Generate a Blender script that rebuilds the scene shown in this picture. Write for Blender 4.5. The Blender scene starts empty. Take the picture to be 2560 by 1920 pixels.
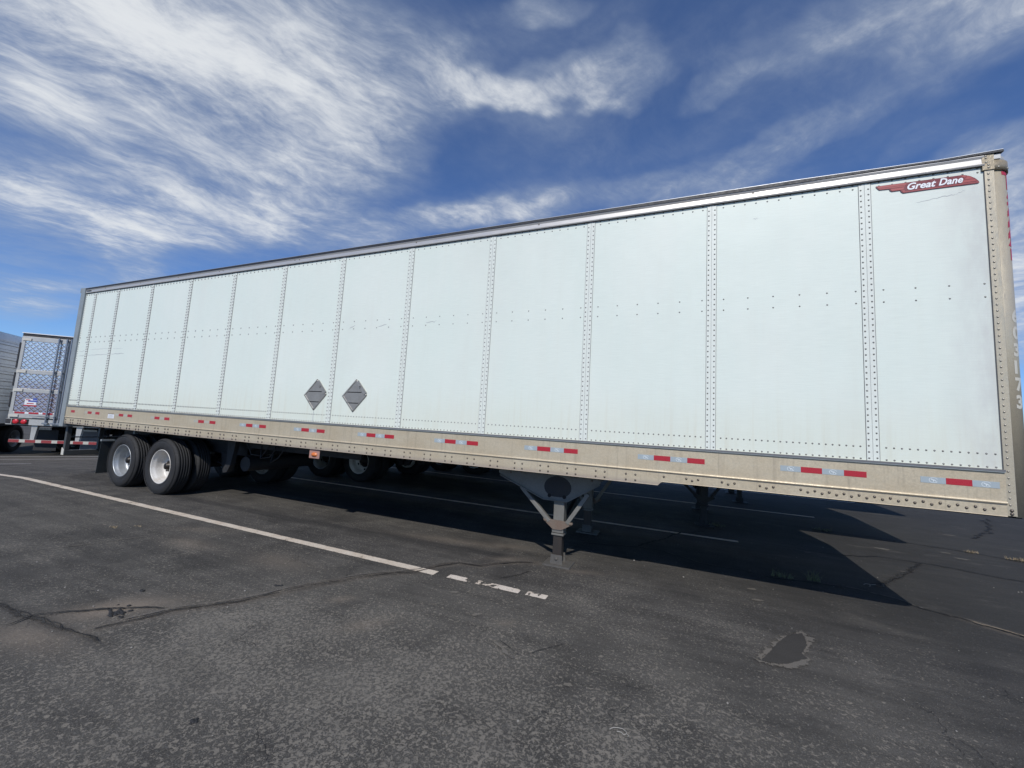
import bpy, math, random
import numpy as np
from mathutils import Vector, Matrix
random.seed(7)
scene = bpy.context.scene
C = scene.collection
R = math.radians
PI = math.pi

# ---------------------------------------------------------------- camera
cam_d = bpy.data.cameras.new('camera'); cam = bpy.data.objects.new('camera', cam_d); C.objects.link(cam)
scene.camera = cam
cam_d.sensor_fit = 'HORIZONTAL'; cam_d.sensor_width = 36.0
cam_d.lens = 1002.13/2560*36.0
cam_d.clip_start = 0.05; cam_d.clip_end = 6000
def rodrigues(w):
    w = np.array(w); th = np.linalg.norm(w); k = w/th
    K = np.array([[0,-k[2],k[1]],[k[2],0,-k[0]],[-k[1],k[0],0]])
    return np.eye(3)+np.sin(th)*K+(1-np.cos(th))*K@K
Rc = rodrigues([-0.111043918, 0.393902638, 0.0364700173]) @ np.array([[1,0,0],[0,0,-1],[0,1,0]], float)
CAM = Vector((11.5612551, -4.2811551, 1.585))
M = Matrix.Identity(4)
for i in range(3):
    M[i][0] = Rc[0][i]; M[i][1] = -Rc[1][i]; M[i][2] = -Rc[2][i]; M[i][3] = CAM[i]
cam.matrix_world = M

# ---------------------------------------------------------------- light
SUN = Vector((0.22, -1.05, 1.0)).normalized()
sun_d = bpy.data.lights.new('sun', 'SUN'); sun = bpy.data.objects.new('sun', sun_d); C.objects.link(sun)
sun_d.energy = 3.6; sun_d.angle = R(0.5); sun_d.color = (1.0, 0.965, 0.91)
sun.rotation_euler = SUN.to_track_quat('Z', 'Y').to_euler()
sun.location = (8, -30, 30)

world = bpy.data.worlds.new('World'); scene.world = world; world.use_nodes = True
nt = world.node_tree; nt.nodes.clear()

class G:
    """tiny node helper"""
    def __init__(s, nt): s.nt = nt
    def n(s, t, **k):
        nd = s.nt.nodes.new(t)
        for a, b in k.items(): setattr(nd, a, b)
        return nd
    def lk(s, a, b): s.nt.links.new(a, b)
    def put(s, sock, v):
        if isinstance(v, bpy.types.NodeSocket): s.lk(v, sock)
        elif v is not None: sock.default_value = v
    def m(s, op, a, b=None, c=None, clamp=False):
        nd = s.n('ShaderNodeMath', operation=op, use_clamp=clamp)
        s.put(nd.inputs[0], a)
        if b is not None: s.put(nd.inputs[1], b)
        if c is not None: s.put(nd.inputs[2], c)
        return nd.outputs[0]
    def vm(s, op, a, b=None, out=0):
        nd = s.n('ShaderNodeVectorMath', operation=op); s.put(nd.inputs[0], a)
        if b is not None: s.put(nd.inputs[1], b)
        return nd.outputs[out]
    def scale(s, a, f):
        nd = s.n('ShaderNodeVectorMath', operation='SCALE'); s.put(nd.inputs[0], a); s.put(nd.inputs[3], f)
        return nd.outputs[0]
    def ss(s, v, a, b, lo=0.0, hi=1.0, kind='SMOOTHSTEP'):
        nd = s.n('ShaderNodeMapRange', interpolation_type=kind); s.put(nd.inputs[0], v)
        nd.inputs[1].default_value = a; nd.inputs[2].default_value = b
        nd.inputs[3].default_value = lo; nd.inputs[4].default_value = hi
        return nd.outputs[0]
    def noise(s, vec, sc, det=4, rough=.55, dist=0.0, out='Fac', dim='3D', w=None):
        nd = s.n('ShaderNodeTexNoise', noise_dimensions=dim)
        s.lk(vec, nd.inputs['Vector']); nd.inputs['Scale'].default_value = sc
        nd.inputs['Detail'].default_value = det; nd.inputs['Roughness'].default_value = rough
        nd.inputs['Distortion'].default_value = dist
        return nd.outputs[out]
    def voro(s, vec, sc, feat='F1', out='Distance', rnd=1.0):
        nd = s.n('ShaderNodeTexVoronoi', feature=feat)
        s.lk(vec, nd.inputs['Vector']); nd.inputs['Scale'].default_value = sc; nd.inputs['Randomness'].default_value = rnd
        return nd.outputs[out]
    def map(s, vec, loc=(0,0,0), rot=(0,0,0), sc=(1,1,1)):
        nd = s.n('ShaderNodeMapping'); s.lk(vec, nd.inputs['Vector'])
        nd.inputs['Location'].default_value = loc; nd.inputs['Rotation'].default_value = rot; nd.inputs['Scale'].default_value = sc
        return nd.outputs[0]
    def mix(s, f, a, b, bt='MIX'):
        nd = s.n('ShaderNodeMix', data_type='RGBA', blend_type=bt)
        s.put(nd.inputs[0], f)
        for k, v in ((6, a), (7, b)):
            if isinstance(v, (tuple, list)): v = tuple(v)+(1,) if len(v) == 3 else tuple(v)
            s.put(nd.inputs[k], v)
        return nd.outputs[2]
    def sep(s, v):
        nd = s.n('ShaderNodeSeparateXYZ'); s.lk(v, nd.inputs[0]); return nd.outputs
    def comb(s, x, y, z):
        nd = s.n('ShaderNodeCombineXYZ')
        for i, v in enumerate((x, y, z)): s.put(nd.inputs[i], v)
        return nd.outputs[0]

# sky: Nishita air with a deck of high cirrus laid out by direction
g = G(nt)
out = g.n('ShaderNodeOutputWorld'); bg = g.n('ShaderNodeBackground'); bg.inputs['Strength'].default_value = 0.115
sky = g.n('ShaderNodeTexSky', sky_type='NISHITA'); sky.sun_disc = False
sky.sun_elevation = math.asin(SUN.z); sky.sun_rotation = math.atan2(SUN.x, SUN.y)
sky.altitude = 1500; sky.air_density = 1.0; sky.dust_density = 0.4; sky.ozone_density = 2.5
tc = g.n('ShaderNodeTexCoord'); d = tc.outputs['Generated']
x, y, z = g.sep(d)
zc = g.m('ADD', g.m('MAXIMUM', z, 0.0), 0.12)
p = g.comb(g.m('DIVIDE', x, zc), g.m('DIVIDE', y, zc), 0.0)
warp = g.noise(p, 2.2, 4, .6, out='Color')
warp = g.scale(g.vm('SUBTRACT', warp, (.5, .5, .5)), 0.35)
pw = g.vm('ADD', p, warp)
BLOBS = [[-1.048, 0.544, 1.25, 3.419, -4.628, 3.357, 0.75], [-0.937, 0.72, 1.519, 3.303, -5.444, 2.707, 0.55], [-0.87, 0.511, 2.286, 4.152, -5.49, 8.526, 0.55], [-1.116, 0.409, 1.444, 7.51, -3.885, 1.308, 0.45], [-1.389, 0.36, 2.817, 8.253, -2.206, 5.048, 0.42], [-1.872, 0.485, 1.935, 7.335, -2.212, 2.317, 0.3], [-1.367, 0.478, 1.102, 8.278, -4.32, -1.392, 0.35], [-1.529, 0.639, 1.317, 4.735, -6.214, 0.46, 0.38], [-1.223, 0.708, 1.55, 4.386, -7.159, 1.533, 0.45], [-1.12, 0.922, 2.206, 4.33, -6.349, 1.713, 0.5], [-0.862, 0.853, 3.904, 5.474, -7.758, 6.552, 0.35], [-0.734, 0.645, 3.167, 4.008, -4.838, 7.643, 0.4], [-0.632, 0.763, 4.064, 5.11, -8.224, 8.387, 0.4], [-1.75, 0.988, 1.762, 2.953, -3.157, 5.247, 0.8], [-1.441, 1.082, 2.697, 3.442, -3.215, 5.723, 0.5], [-1.967, 0.856, 2.648, 5.346, -1.807, 4.017, 0.45], [-1.99, 0.683, 1.321, 3.286, -2.564, 5.614, 0.32], [-1.323, 0.944, 2.692, 4.768, -7.095, 3.939, 0.45], [-2.377, 1.004, 4.987, 9.546, -0.615, 3.049, 0.5], [-2.172, 0.799, 4.136, 12.236, -2.159, 0.913, 0.35], [-2.463, 1.182, 4.196, 7.932, -2.567, 5.57, 0.3], [-2.356, 0.641, 2.201, 6.843, -1.518, 3.2, 0.3], [-0.52, 0.804, 7.607, 7.954, -12.554, 13.495, 0.5], [-0.431, 0.867, 8.644, 2.932, -5.202, 21.15, 0.5], [-0.32, 0.875, 7.737, 1.123, -2.688, 19.301, 0.48], [-0.151, 0.893, 9.454, -2.258, 3.273, 17.433, 0.55], [-0.246, 0.913, 10.501, 2.394, -9.344, 27.976, 0.35], [-0.52, 0.715, 6.592, 10.596, -16.741, 12.315, 0.35], [-0.948, 1.303, 2.295, 1.234, -1.044, 11.164, 0.7], [-0.64, 1.311, 3.769, 1.235, -0.879, 12.2, 0.6], [-0.279, 1.352, 3.866, 0.313, -0.422, 13.01, 0.4], [0.037, 1.353, 5.243, -0.823, 0.948, 10.566, 0.28], [0.04, 1.451, 4.569, -0.686, 1.545, 12.403, 0.3], [0.213, 1.313, 5.948, -2.91, 9.477, 10.211, 0.5], [0.343, 1.206, 7.036, -4.519, 14.526, 12.287, 0.45], [0.432, 1.185, 11.54, -7.502, 15.488, 16.718, 0.25], [0.085, 0.993, 11.47, -3.951, 3.973, 23.777, 0.4], [-0.092, 1.117, 5.044, -0.928, 1.834, 9.282, 0.22], [-0.357, 1.089, 3.428, 0.984, -2.372, 7.327, 0.12], [0.191, 0.955, 6.523, -2.895, 2.17, 13.124, 0.25], [0.361, 0.936, 7.83, -3.743, -1.411, 16.451, 0.42], [0.547, 1.038, 9.457, -7.064, 4.345, 7.725, 0.48], [0.587, 1.011, 15.472, -8.286, -3.154, 11.022, 0.4], [-0.284, 0.696, 12.291, 4.152, -9.601, 26.763, 0.55], [-0.429, 0.683, 5.471, 2.884, -5.985, 16.224, 0.1], [-0.026, 0.824, 5.469, 0.077, -4.192, 12.675, 0.14], [1.069, 1.87, 6.832, -3.73, -0.343, 2.555, 1.3], [1.492, 2.617, 7.214, -3.977, 0.03, 1.479, 1.2], [-2.963, 0.883, 0.921, 2.894, -2.584, 2.926, 0.35], [-3.513, 1.013, 1.265, 3.925, -2.154, 4.15, 0.3], [0.763, 1.424, 7.859, -5.774, 10.153, 5.889, 0.5], [0.609, 1.355, 9.17, -5.904, 9.197, 9.627, 0.25], [0.92, 1.615, 14.47, -7.82, -2.73, 14.995, 0.2], [-3.722, 1.12, 2.095, 6.296, -2.566, 4.875, 0.5], [-3.504, 0.94, 2.2, 7.285, -2.283, 4.387, 0.2], [-1.4, 0.543, 0.762, 1.998, -1.058, 1.341, 0.42], [-0.982, 0.67, 1.361, 2.704, -2.189, 1.811, 0.45], [-0.426, 0.824, 2.691, 0.938, -1.782, 7.028, 0.35], [-1.783, 0.903, 0.789, 1.485, -1.427, 2.183, 0.4], [-1.311, 0.37, 1.848, 4.999, -1.826, 4.215, 0.35], [0.275, 1.273, 1.998, -0.987, 2.664, 3.638, 0.22], [0.419, 0.991, 3.933, -2.203, 0.456, 5.975, 0.28], [-0.717, 1.348, 1.513, 0.56, -0.476, 6.845, 0.35], [-3.084, 1.011, 1.699, 4.639, -1.841, 3.692, 0.15]]
cover = None
for cx, cy, a, b, c_, d_, amp in BLOBS:
    q = g.vm('SUBTRACT', pw, (cx, cy, 0))
    u = g.vm('DOT_PRODUCT', q, (a, b, 0), out=1); v = g.vm('DOT_PRODUCT', q, (c_, d_, 0), out=1)
    r = g.m('MULTIPLY_ADD', u, u, g.m('MULTIPLY', v, v))
    w = g.ss(r, 2.4, 0.0, 0, amp)
    cover = w if cover is None else g.m('ADD', cover, w)
# streaky fibres: two directions, blended from left to right of the sky
def streak(vec, deg, L): 
    nd = g.n('ShaderNodeMapping', vector_type='TEXTURE'); g.lk(vec, nd.inputs['Vector'])
    nd.inputs['Rotation'].default_value = (0, 0, R(deg)); nd.inputs['Scale'].default_value = (L, 1, 1); return nd.outputs[0]
w2 = g.scale(g.vm('SUBTRACT', g.noise(p, 1.6, 3, .55, out='Color'), (.5, .5, .5)), 0.38)
pf = g.vm('ADD', p, w2)
fl = g.noise(streak(pf, 64, 2.5), 4.2, 9, .60, .08)
fr = g.noise(streak(pf, -24, 2.6), 4.6, 9, .60, .08)
fine = g.noise(streak(pf, 88, 2.2), 13.0, 7, .64, .2)
side = g.ss(x, -0.55, -0.10)
fib = g.m('ADD', g.m('MULTIPLY', fl, g.m('SUBTRACT', 1.0, side)), g.m('MULTIPLY', fr, side))
fine2 = g.noise(streak(pf, 50, 2.0), 34.0, 6, .66, .1)
fib = g.m('ADD', g.m('MULTIPLY', fib, 0.44), g.m('MULTIPLY', g.m('ADD', fine, fine2), 0.17))
fib = g.m('ADD', fib, g.m('MULTIPLY', g.noise(p, 3.0, 6, .62, .3), 0.22))
t = g.ss(fib, 0.28, 0.72, kind='LINEAR')
cov = g.m('SUBTRACT', 1.0, g.m('EXPONENT', g.m('MULTIPLY', cover, -0.78)))
broad = g.ss(g.noise(streak(pf, 30, 1.8), 1.3, 4, .55), 0.40, 0.70, 0.02, 0.22)
cov = g.m('ADD', cov, broad)
veil = g.m('MULTIPLY', cov, g.m('MULTIPLY_ADD', g.m('POWER', t, 1.25), 1.16, 0.33))
veil = g.ss(veil, 0.0, 1.05, 0, .96, kind='SMOOTHSTEP')
core = g.ss(veil, 0.30, 0.95)
cloudc = g.mix(core, (3.4, 4.0, 4.9), (6.7, 6.95, 7.2))
skyc = g.mix(1.0, sky.outputs[0], (0.60, 0.80, 1.10), 'MULTIPLY')
col = g.mix(veil, skyc, cloudc)
g.lk(col, bg.inputs['Color']); g.lk(bg.outputs[0], out.inputs['Surface'])

scene.render.engine = 'CYCLES'
scene.view_settings.view_transform = 'Standard'; scene.view_settings.look = 'None'
scene.view_settings.exposure = 0.0; scene.view_settings.gamma = 1.0
scene.cycles.max_bounces = 6

# ---------------------------------------------------------------- helpers
class MB:
    def __init__(s): s.v = []; s.f = []; s.m = []; s.sm = []
    def add(s, vs, fs, mi=0, smooth=False):
        o = len(s.v); s.v += [tuple(q) for q in vs]
        for f in fs: s.f.append(tuple(i+o for i in f)); s.m.append(mi); s.sm.append(smooth)
        return s
    def box(s, x0, x1, y0, y1, z0, z1, mi=0):
        vs = [(x, y, z) for x in (x0, x1) for y in (y0, y1) for z in (z0, z1)]
        return s.add(vs, [(0,1,3,2),(4,6,7,5),(0,4,5,1),(2,3,7,6),(0,2,6,4),(1,5,7,3)], mi)
    def prism(s, pts, d0, d1, plane='xz', mi=0, smooth=False):
        n = len(pts)
        def P(a, b, d): return (a, d, b) if plane == 'xz' else ((d, a, b) if plane == 'yz' else (a, b, d))
        vs = [P(a, b, d0) for a, b in pts]+[P(a, b, d1) for a, b in pts]
        fs = [tuple(range(n)), tuple(reversed(range(n, 2*n)))]
        s.add(vs, fs, mi)
        return s.add(vs, [(i, i+n, (i+1) % n+n, (i+1) % n) for i in range(n)], mi, smooth)
    def beam(s, a, b, w, h, mi=0, up=(0, 0, 1)):
        a = Vector(a); b = Vector(b); d = (b-a).normalized(); u = Vector(up)
        sd = d.cross(u).normalized(); u = sd.cross(d).normalized()
        vs = [e+sd*(i*w/2)+u*(j*h/2) for e in (a, b) for i in (-1, 1) for j in (-1, 1)]
        return s.add(vs, [(0,1,3,2),(4,6,7,5),(0,4,5,1),(2,3,7,6),(0,2,6,4),(1,5,7,3)], mi)
    def tube(s, path, r, n=8, mi=0, cap=True):
        path = [Vector(q) for q in path]; rings = []
        for i, q in enumerate(path):
            t = (path[min(i+1, len(path)-1)]-path[max(i-1, 0)]).normalized()
            a = t.cross(Vector((0, 0, 1)) if abs(t.z) < .9 else Vector((1, 0, 0))).normalized(); b = t.cross(a)
            rr = r[i] if isinstance(r, (list, tuple)) else r
            rings.append([q+a*rr*math.cos(2*PI*k/n)+b*rr*math.sin(2*PI*k/n) for k in range(n)])
        vs = [v for rg in rings for v in rg]; fs = []
        for i in range(len(path)-1):
            for k in range(n): fs.append((i*n+k, i*n+(k+1) % n, (i+1)*n+(k+1) % n, (i+1)*n+k))
        s.add(vs, fs, mi, True)
        if cap: s.add(rings[0], [tuple(range(n))], mi); s.add(rings[-1], [tuple(range(n))], mi)
        return s
    def lathe(s, prof, n=48, c=(0, 0, 0), mi=0, smooth=True):
        """prof = (radius, y) turned about the y axis"""
        vs = []; k = len(prof)
        for i in range(n):
            a = 2*PI*i/n
            vs += [(c[0]+r*math.cos(a), c[1]+yy, c[2]+r*math.sin(a)) for r, yy in prof]
        fs = [(i*k+j, ((i+1) % n)*k+j, ((i+1) % n)*k+j+1, i*k+j+1) for i in range(n) for j in range(k-1)]
        return s.add(vs, fs, mi, smooth)
    def dome(s, x, y, z, r, h, mi=0, nrm=(0, -1, 0), n=7):
        nn = Vector(nrm); a = nn.cross(Vector((0, 0, 1)) if abs(nn.z) < .9 else Vector((1, 0, 0))).normalized(); b = nn.cross(a); c = Vector((x, y, z))
        vs = [c+(a*math.cos(2*PI*k/n)+b*math.sin(2*PI*k/n))*r for k in range(n)]
        vs += [c+(a*math.cos(2*PI*k/n)+b*math.sin(2*PI*k/n))*r*.68+nn*h*.75 for k in range(n)]+[c+nn*h]
        fs = [(k, (k+1) % n, n+(k+1) % n, n+k) for k in range(n)]+[(n+k, n+(k+1) % n, 2*n) for k in range(n)]
        return s.add(vs, fs, mi, True)
    def build(s, name, mats, parent=None, origin=(0, 0, 0), bevel=0):
        me = bpy.data.meshes.new(name)
        o = Vector(origin)
        me.from_pydata([tuple(Vector(q)-o) for q in s.v], [], s.f)
        if not isinstance(mats, (list, tuple)): mats = [mats]
        for mt in mats: me.materials.append(mt)
        me.polygons.foreach_set('material_index', s.m); me.polygons.foreach_set('use_smooth', s.sm)
        me.update()
        ob = bpy.data.objects.new(name, me); C.objects.link(ob)
        if parent: ob.parent = parent
        if bevel:
            b = ob.modifiers.new('bevel', 'BEVEL'); b.width = bevel; b.segments = 2; b.limit_method = 'ANGLE'; b.angle_limit = R(40)
        return ob

def tag(o, label, cat, group=None, kind=None):
    o['label'] = label
    if cat: o['category'] = cat
    if group: o['group'] = group
    if kind: o['kind'] = kind
    return o
def empty(name, loc=(0, 0, 0), rz=0):
    o = bpy.data.objects.new(name, None); C.objects.link(o); o.location = loc; o.rotation_euler = (0, 0, rz)
    o.empty_display_size = .3
    return o
def copy_tree(o, parent=None, skip=()):
    c = o.copy(); C.objects.link(c)
    if parent: c.parent = parent
    for ch in list(o.children):
        if ch.name.split('.')[0] in skip: continue
        copy_tree(ch, c, skip)
    return c

# ---------------------------------------------------------------- materials
def mat(name, col, rough=.5, metal=0.0, spec=.5, grime=0.0, gcol=(.12, .1, .08), gscale=3.0, stretch=(1, 1, 1), bump=0.0, bscale=60, fine=.0):
    m = bpy.data.materials.new(name); m.use_nodes = True
    nt = m.node_tree; b = nt.nodes['Principled BSDF']; g = G(nt)
    b.inputs['Roughness'].default_value = rough; b.inputs['Metallic'].default_value = metal
    b.inputs['Specular IOR Level'].default_value = spec
    tc = g.n('ShaderNodeTexCoord').outputs['Object']
    v = g.map(tc, sc=stretch)
    n1 = g.noise(v, gscale, 6, .65, .2)
    n2 = g.noise(v, gscale*9, 5, .7)
    f = g.m('MULTIPLY', g.ss(g.m('ADD', g.m('MULTIPLY', n1, .65), g.m('MULTIPLY', n2, .35)), .42, .72), grime)
    c = g.mix(f, col, gcol)
    if fine:
        n3 = g.ss(g.noise(tc, 160, 4, .7), .3, .7, 1-fine, 1+fine)
        c = g.mix(1.0, c, g.comb(n3, n3, n3), 'MULTIPLY')
    g.lk(c, b.inputs['Base Color'])
    g.lk(g.ss(n2, .3, .7, rough-.08, min(1, rough+.12)), b.inputs['Roughness'])
    if bump:
        bp = g.n('ShaderNodeBump'); bp.inputs['Strength'].default_value = bump; bp.inputs['Distance'].default_value = .01
        g.lk(g.noise(v, bscale, 5, .6), bp.inputs['Height']); g.lk(bp.outputs[0], b.inputs['Normal'])
    return m

def white_paint():
    m = bpy.data.materials.new('white_panel_paint'); m.use_nodes = True
    nt = m.node_tree; b = nt.nodes['Principled BSDF']; g = G(nt)
    tc = g.n('ShaderNodeTexCoord').outputs['Object']
    X, Y, Z = g.sep(tc)
    brush = g.noise(g.map(tc, sc=(1.2, 1, 26)), 5, 6, .7)            # fine horizontal brush marks
    blot = g.noise(g.map(tc, sc=(1, 1, .45)), 1.1, 5, .6)
    drip = g.noise(g.map(tc, sc=(9, 1, .35)), 1.6, 6, .68)
    scr = g.noise(g.map(tc, rot=(0, R(4), 0), sc=(.5, 1, 60)), 3.0, 3, .5)
    sand = g.noise(tc, 170, 3, .7)
    c = g.mix(g.ss(blot, .35, .7), (.69, .745, .665), (.72, .76, .68))
    k = g.ss(brush, .25, .75, .955, 1.03); c = g.mix(1.0, c, g.comb(k, k, k), 'MULTIPLY')
    k = g.ss(sand, .3, .7, .975, 1.02); c = g.mix(1.0, c, g.comb(k, k, k), 'MULTIPLY')
    low = g.ss(Z, 2.1, 1.48)                                           # road dirt settled near the bottom rail
    f = g.m('MULTIPLY', g.m('MULTIPLY', g.ss(drip, .45, .75), g.m('ADD', g.m('MULTIPLY', low, .42), .05)), 1.0)
    c = g.mix(f, c, (.55, .50, .36))
    c = g.mix(g.m('MULTIPLY', low, .42), c, (.66, .67, .55))
    f = g.m('MULTIPLY', g.ss(scr, .73, .78), g.ss(g.noise(tc, .9, 3, .6), .52, .62, 0, .35))
    c = g.mix(f, c, (.33, .34, .35))
    edge = g.m('MULTIPLY', g.ss(X, 13.45, 13.84), g.ss(g.noise(g.map(tc, sc=(3, 1, 1)), 2.4, 5, .65), .3, .7, .25, .8))
    c = g.mix(g.m('MULTIPLY', edge, .6), c, (.44, .41, .40))
    fl = g.m('MULTIPLY', g.ss(g.noise(g.map(tc, sc=(1, 1, .5)), .9, 4, .6), .52, .7), .16)
    c = g.mix(fl, c, (.62, .59, .53))
    g.lk(c, b.inputs['Base Color'])
    g.lk(g.ss(brush, .3, .7, .34, .5), b.inputs['Roughness']); b.inputs['Specular IOR Level'].default_value = .4
    bp = g.n('ShaderNodeBump'); bp.inputs['Strength'].default_value = .25; bp.inputs['Distance'].default_value = .02
    h = g.m('ADD', g.m('MULTIPLY', g.noise(g.map(tc, sc=(1, 1, .8)), 1.5, 2, .5), 1.7), g.m('MULTIPLY', brush, .03))
    g.lk(h, bp.inputs['Height']); g.lk(bp.outputs[0], b.inputs['Normal'])
    return m

def rail_metal():
    m = bpy.data.materials.new('weathered_bottom_rail'); m.use_nodes = True
    nt = m.node_tree; b = nt.nodes['Principled BSDF']; g = G(nt)
    tc = g.n('ShaderNodeTexCoord').outputs['Object']; X, Y, Z = g.sep(tc)
    blot = g.noise(g.map(tc, sc=(1, 1, 1.4)), 2.2, 7, .7)
    grain = g.noise(tc, 190, 4, .75); grain2 = g.noise(tc, 60, 5, .7)
    drip = g.noise(g.map(tc, sc=(14, 1, .6)), 1.5, 5, .65)
    c = g.mix(g.ss(blot, .3, .7), (.50, .415, .285), (.55, .475, .345))
    k = g.ss(g.m('ADD', g.m('MULTIPLY', grain, .5), g.m('MULTIPLY', grain2, .5)), .32, .68, .86, 1.10); c = g.mix(1.0, c, g.comb(k, k, k), 'MULTIPLY')
    c = g.mix(g.m('MULTIPLY', g.ss(drip, .50, .75), .45), c, (.25, .21, .16))
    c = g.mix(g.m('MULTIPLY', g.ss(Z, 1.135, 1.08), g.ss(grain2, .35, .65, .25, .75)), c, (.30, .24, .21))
    g.lk(c, b.inputs['Base Color']); b.inputs['Metallic'].default_value = .25
    g.lk(g.ss(grain2, .3, .7, .42, .62), b.inputs['Roughness'])
    bp = g.n('ShaderNodeBump'); bp.inputs['Strength'].default_value = .15; bp.inputs['Distance'].default_value = .004
    g.lk(grain2, bp.inputs['Height']); g.lk(bp.outputs[0], b.inputs['Normal'])
    return m

MT = {}
MT['white'] = white_paint()
MT['rail'] = rail_metal()
MT['strip'] = mat('joint_strip_paint', (.70, .73, .655), .42, grime=.30, gcol=(.50, .49, .46), gscale=2.2, stretch=(3, 1, .5), fine=.05)
MT['rivet'] = mat('shade_toned_rivet', (.22, .215, .20), .45, .3, grime=.3)  # same paint as the panels, with rivet shadow put into the darker colour
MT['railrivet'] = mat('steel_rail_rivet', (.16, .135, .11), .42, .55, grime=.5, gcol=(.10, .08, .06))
MT['seam'] = mat('seam_shadow_gap', (.15, .15, .155), .8)
MT['toprail'] = mat('aluminium_top_rail', (.55, .53, .50), .42, .45, grime=.55, gcol=(.46, .42, .38), gscale=1.3, stretch=(1, 1, 9), fine=.05)
MT['roofgap'] = mat('black_roof_sealant', (.025, .025, .028), .55, grime=.3, gcol=(.08, .07, .06), bump=.3)
MT['roof'] = mat('bare_aluminium_roof', (.62, .63, .63), .4, .5, grime=.3, gcol=(.35, .34, .32))
MT['post'] = mat('weathered_aluminium_nose', (.51, .445, .325), .40, .30, grime=.55, gcol=(.33, .29, .225), gscale=1.6, stretch=(3, 3, .7), fine=.10, bump=.12, bscale=30)
MT['cap'] = mat('weathered_corner_cap', (.36, .30, .205), .45, .35, grime=.6, gcol=(.20, .165, .12), gscale=9, fine=.12, bump=.25)
MT['caprivet'] = mat('bright_rivet', (.42, .38, .31), .35, .5)
MT['greypaint'] = mat('grey_frame_paint', (.27, .30, .31), .5, .1, grime=.5, gcol=(.16, .16, .15), gscale=4, fine=.06)
MT['under'] = mat('black_underbody_paint', (.020, .021, .024), .6, .1, grime=.6, gcol=(.045, .038, .032), gscale=5, bump=.2)
MT['legpaint'] = mat('grey_landing_gear_paint', (.175, .17, .152), .55, .1, grime=.7, gcol=(.11, .10, .085), gscale=6, fine=.10, bump=.15)
MT['legdark'] = mat('greasy_dark_steel', (.050, .044, .040), .42, .4, grime=.6, gcol=(.08, .055, .04), gscale=7, stretch=(3, 3, .6))
MT['rust'] = mat('rusty_gusset', (.17, .13, .10), .65, .1, grime=.8, gcol=(.15, .085, .055), gscale=8, fine=.12, bump=.25)
MT['tyre'] = mat('black_tyre_rubber', (.020, .020, .021), .72, 0, .4, grime=.5, gcol=(.042, .040, .037), gscale=5, fine=.08, bump=.12, bscale=90)
MT['alu'] = mat('dull_aluminium_rim', (.40, .42, .43), .40, .45, grime=.6, gcol=(.22, .21, .20), gscale=8, fine=.08)
MT['cream'] = mat('white_painted_rim', (.66, .64, .60), .42, .05, grime=.65, gcol=(.36, .29, .22), gscale=6, fine=.06)
MT['dullred'] = mat('faded_red_tape', (.27, .035, .035), .45, 0, .5, grime=.4, gcol=(.15, .07, .06), gscale=9)
MT['dullwhite'] = mat('yellowed_white_tape', (.50, .47, .41), .45, grime=.4, gcol=(.3, .28, .24), gscale=9)
MT['foot'] = mat('scuffed_grey_foot', (.12, .112, .10), .55, .2, grime=.7, gcol=(.05, .045, .04), gscale=9, fine=.1)
MT['guard'] = mat('dark_grey_guard_paint', (.062, .066, .066), .5, .1, grime=.5, gcol=(.10, .09, .08))
MT['hub'] = mat('greasy_hub', (.022, .02, .018), .4, .5, grime=.7, gcol=(.06, .045, .03), gscale=14)
MT['hole'] = mat('hand_hole_dark', (.012, .012, .012), .9)
MT['flap'] = mat('black_rubber_flap', (.022, .028, .030), .6, grime=.5, gcol=(.05, .05, .045), gscale=4)
MT['redtape'] = mat('red_reflective_tape', (.40, .018, .030), .32, 0, .6, grime=.15, gcol=(.22, .03, .03), gscale=20)
MT['silver'] = mat('silver_reflective_tape', (.37, .42, .435), .34, .1, .6, grime=.3, gcol=(.30, .32, .32), gscale=16)
MT['emblem'] = mat('pale_tape_emblem', (.62, .66, .66), .4)
MT['placard'] = mat('grey_placard_metal', (.33, .315, .285), .48, .45, grime=.45, gcol=(.17, .155, .14), gscale=9, fine=.05)
MT['amber'] = mat('amber_lens', (.62, .17, .04), .3, 0, .6)
MT['lampred'] = mat('red_lamp_lens', (.55, .02, .03), .22, 0, .7)
MT['pinkbase'] = mat('faded_red_lamp_bracket', (.40, .22, .18), .55, grime=.4)
MT['labelw'] = mat('white_sticker', (.74, .75, .76), .5, grime=.3, gcol=(.5, .48, .44), gscale=30)
MT['ink'] = mat('sticker_ink', (.20, .20, .21), .6)
MT['maroon'] = mat('maroon_decal', (.16, .012, .020), .38)
MT['decal'] = mat('red_decal', (.36, .065, .060), .38, grime=.15, gcol=(.30, .09, .08), gscale=14)
MT['decaltext'] = mat('white_decal_lettering', (.80, .81, .82), .4)
MT['redtext'] = mat('red_vinyl_lettering', (.46, .03, .055), .4, grime=.2, gcol=(.4, .12, .12), gscale=10)
MT['ghost'] = mat('ghost_of_removed_lettering', (.60, .555, .455), .42, .15)
MT['scuff'] = mat('dark_scuff', (.34, .35, .36), .7)
MT['whitebox'] = mat('white_ribbed_reefer_paint', (.80, .82, .82), .42, .1, grime=.35, gcol=(.6, .6, .6), gscale=1.4, stretch=(1, 1, .4))
MT['doorframe'] = mat('dull_silver_door_frame', (.50, .49, .46), .42, .35, grime=.5, gcol=(.27, .26, .24), gscale=3, fine=.05)
MT['creamhinge'] = mat('cream_hinge', (.55, .53, .47), .5, grime=.3, gcol=(.4, .36, .28))
MT['rod'] = mat('galvanised_lock_rod', (.30, .32, .35), .38, .6, grime=.3, gcol=(.15, .15, .16))
MT['blue'] = mat('blue_print', (.06, .10, .36), .5)
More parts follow.
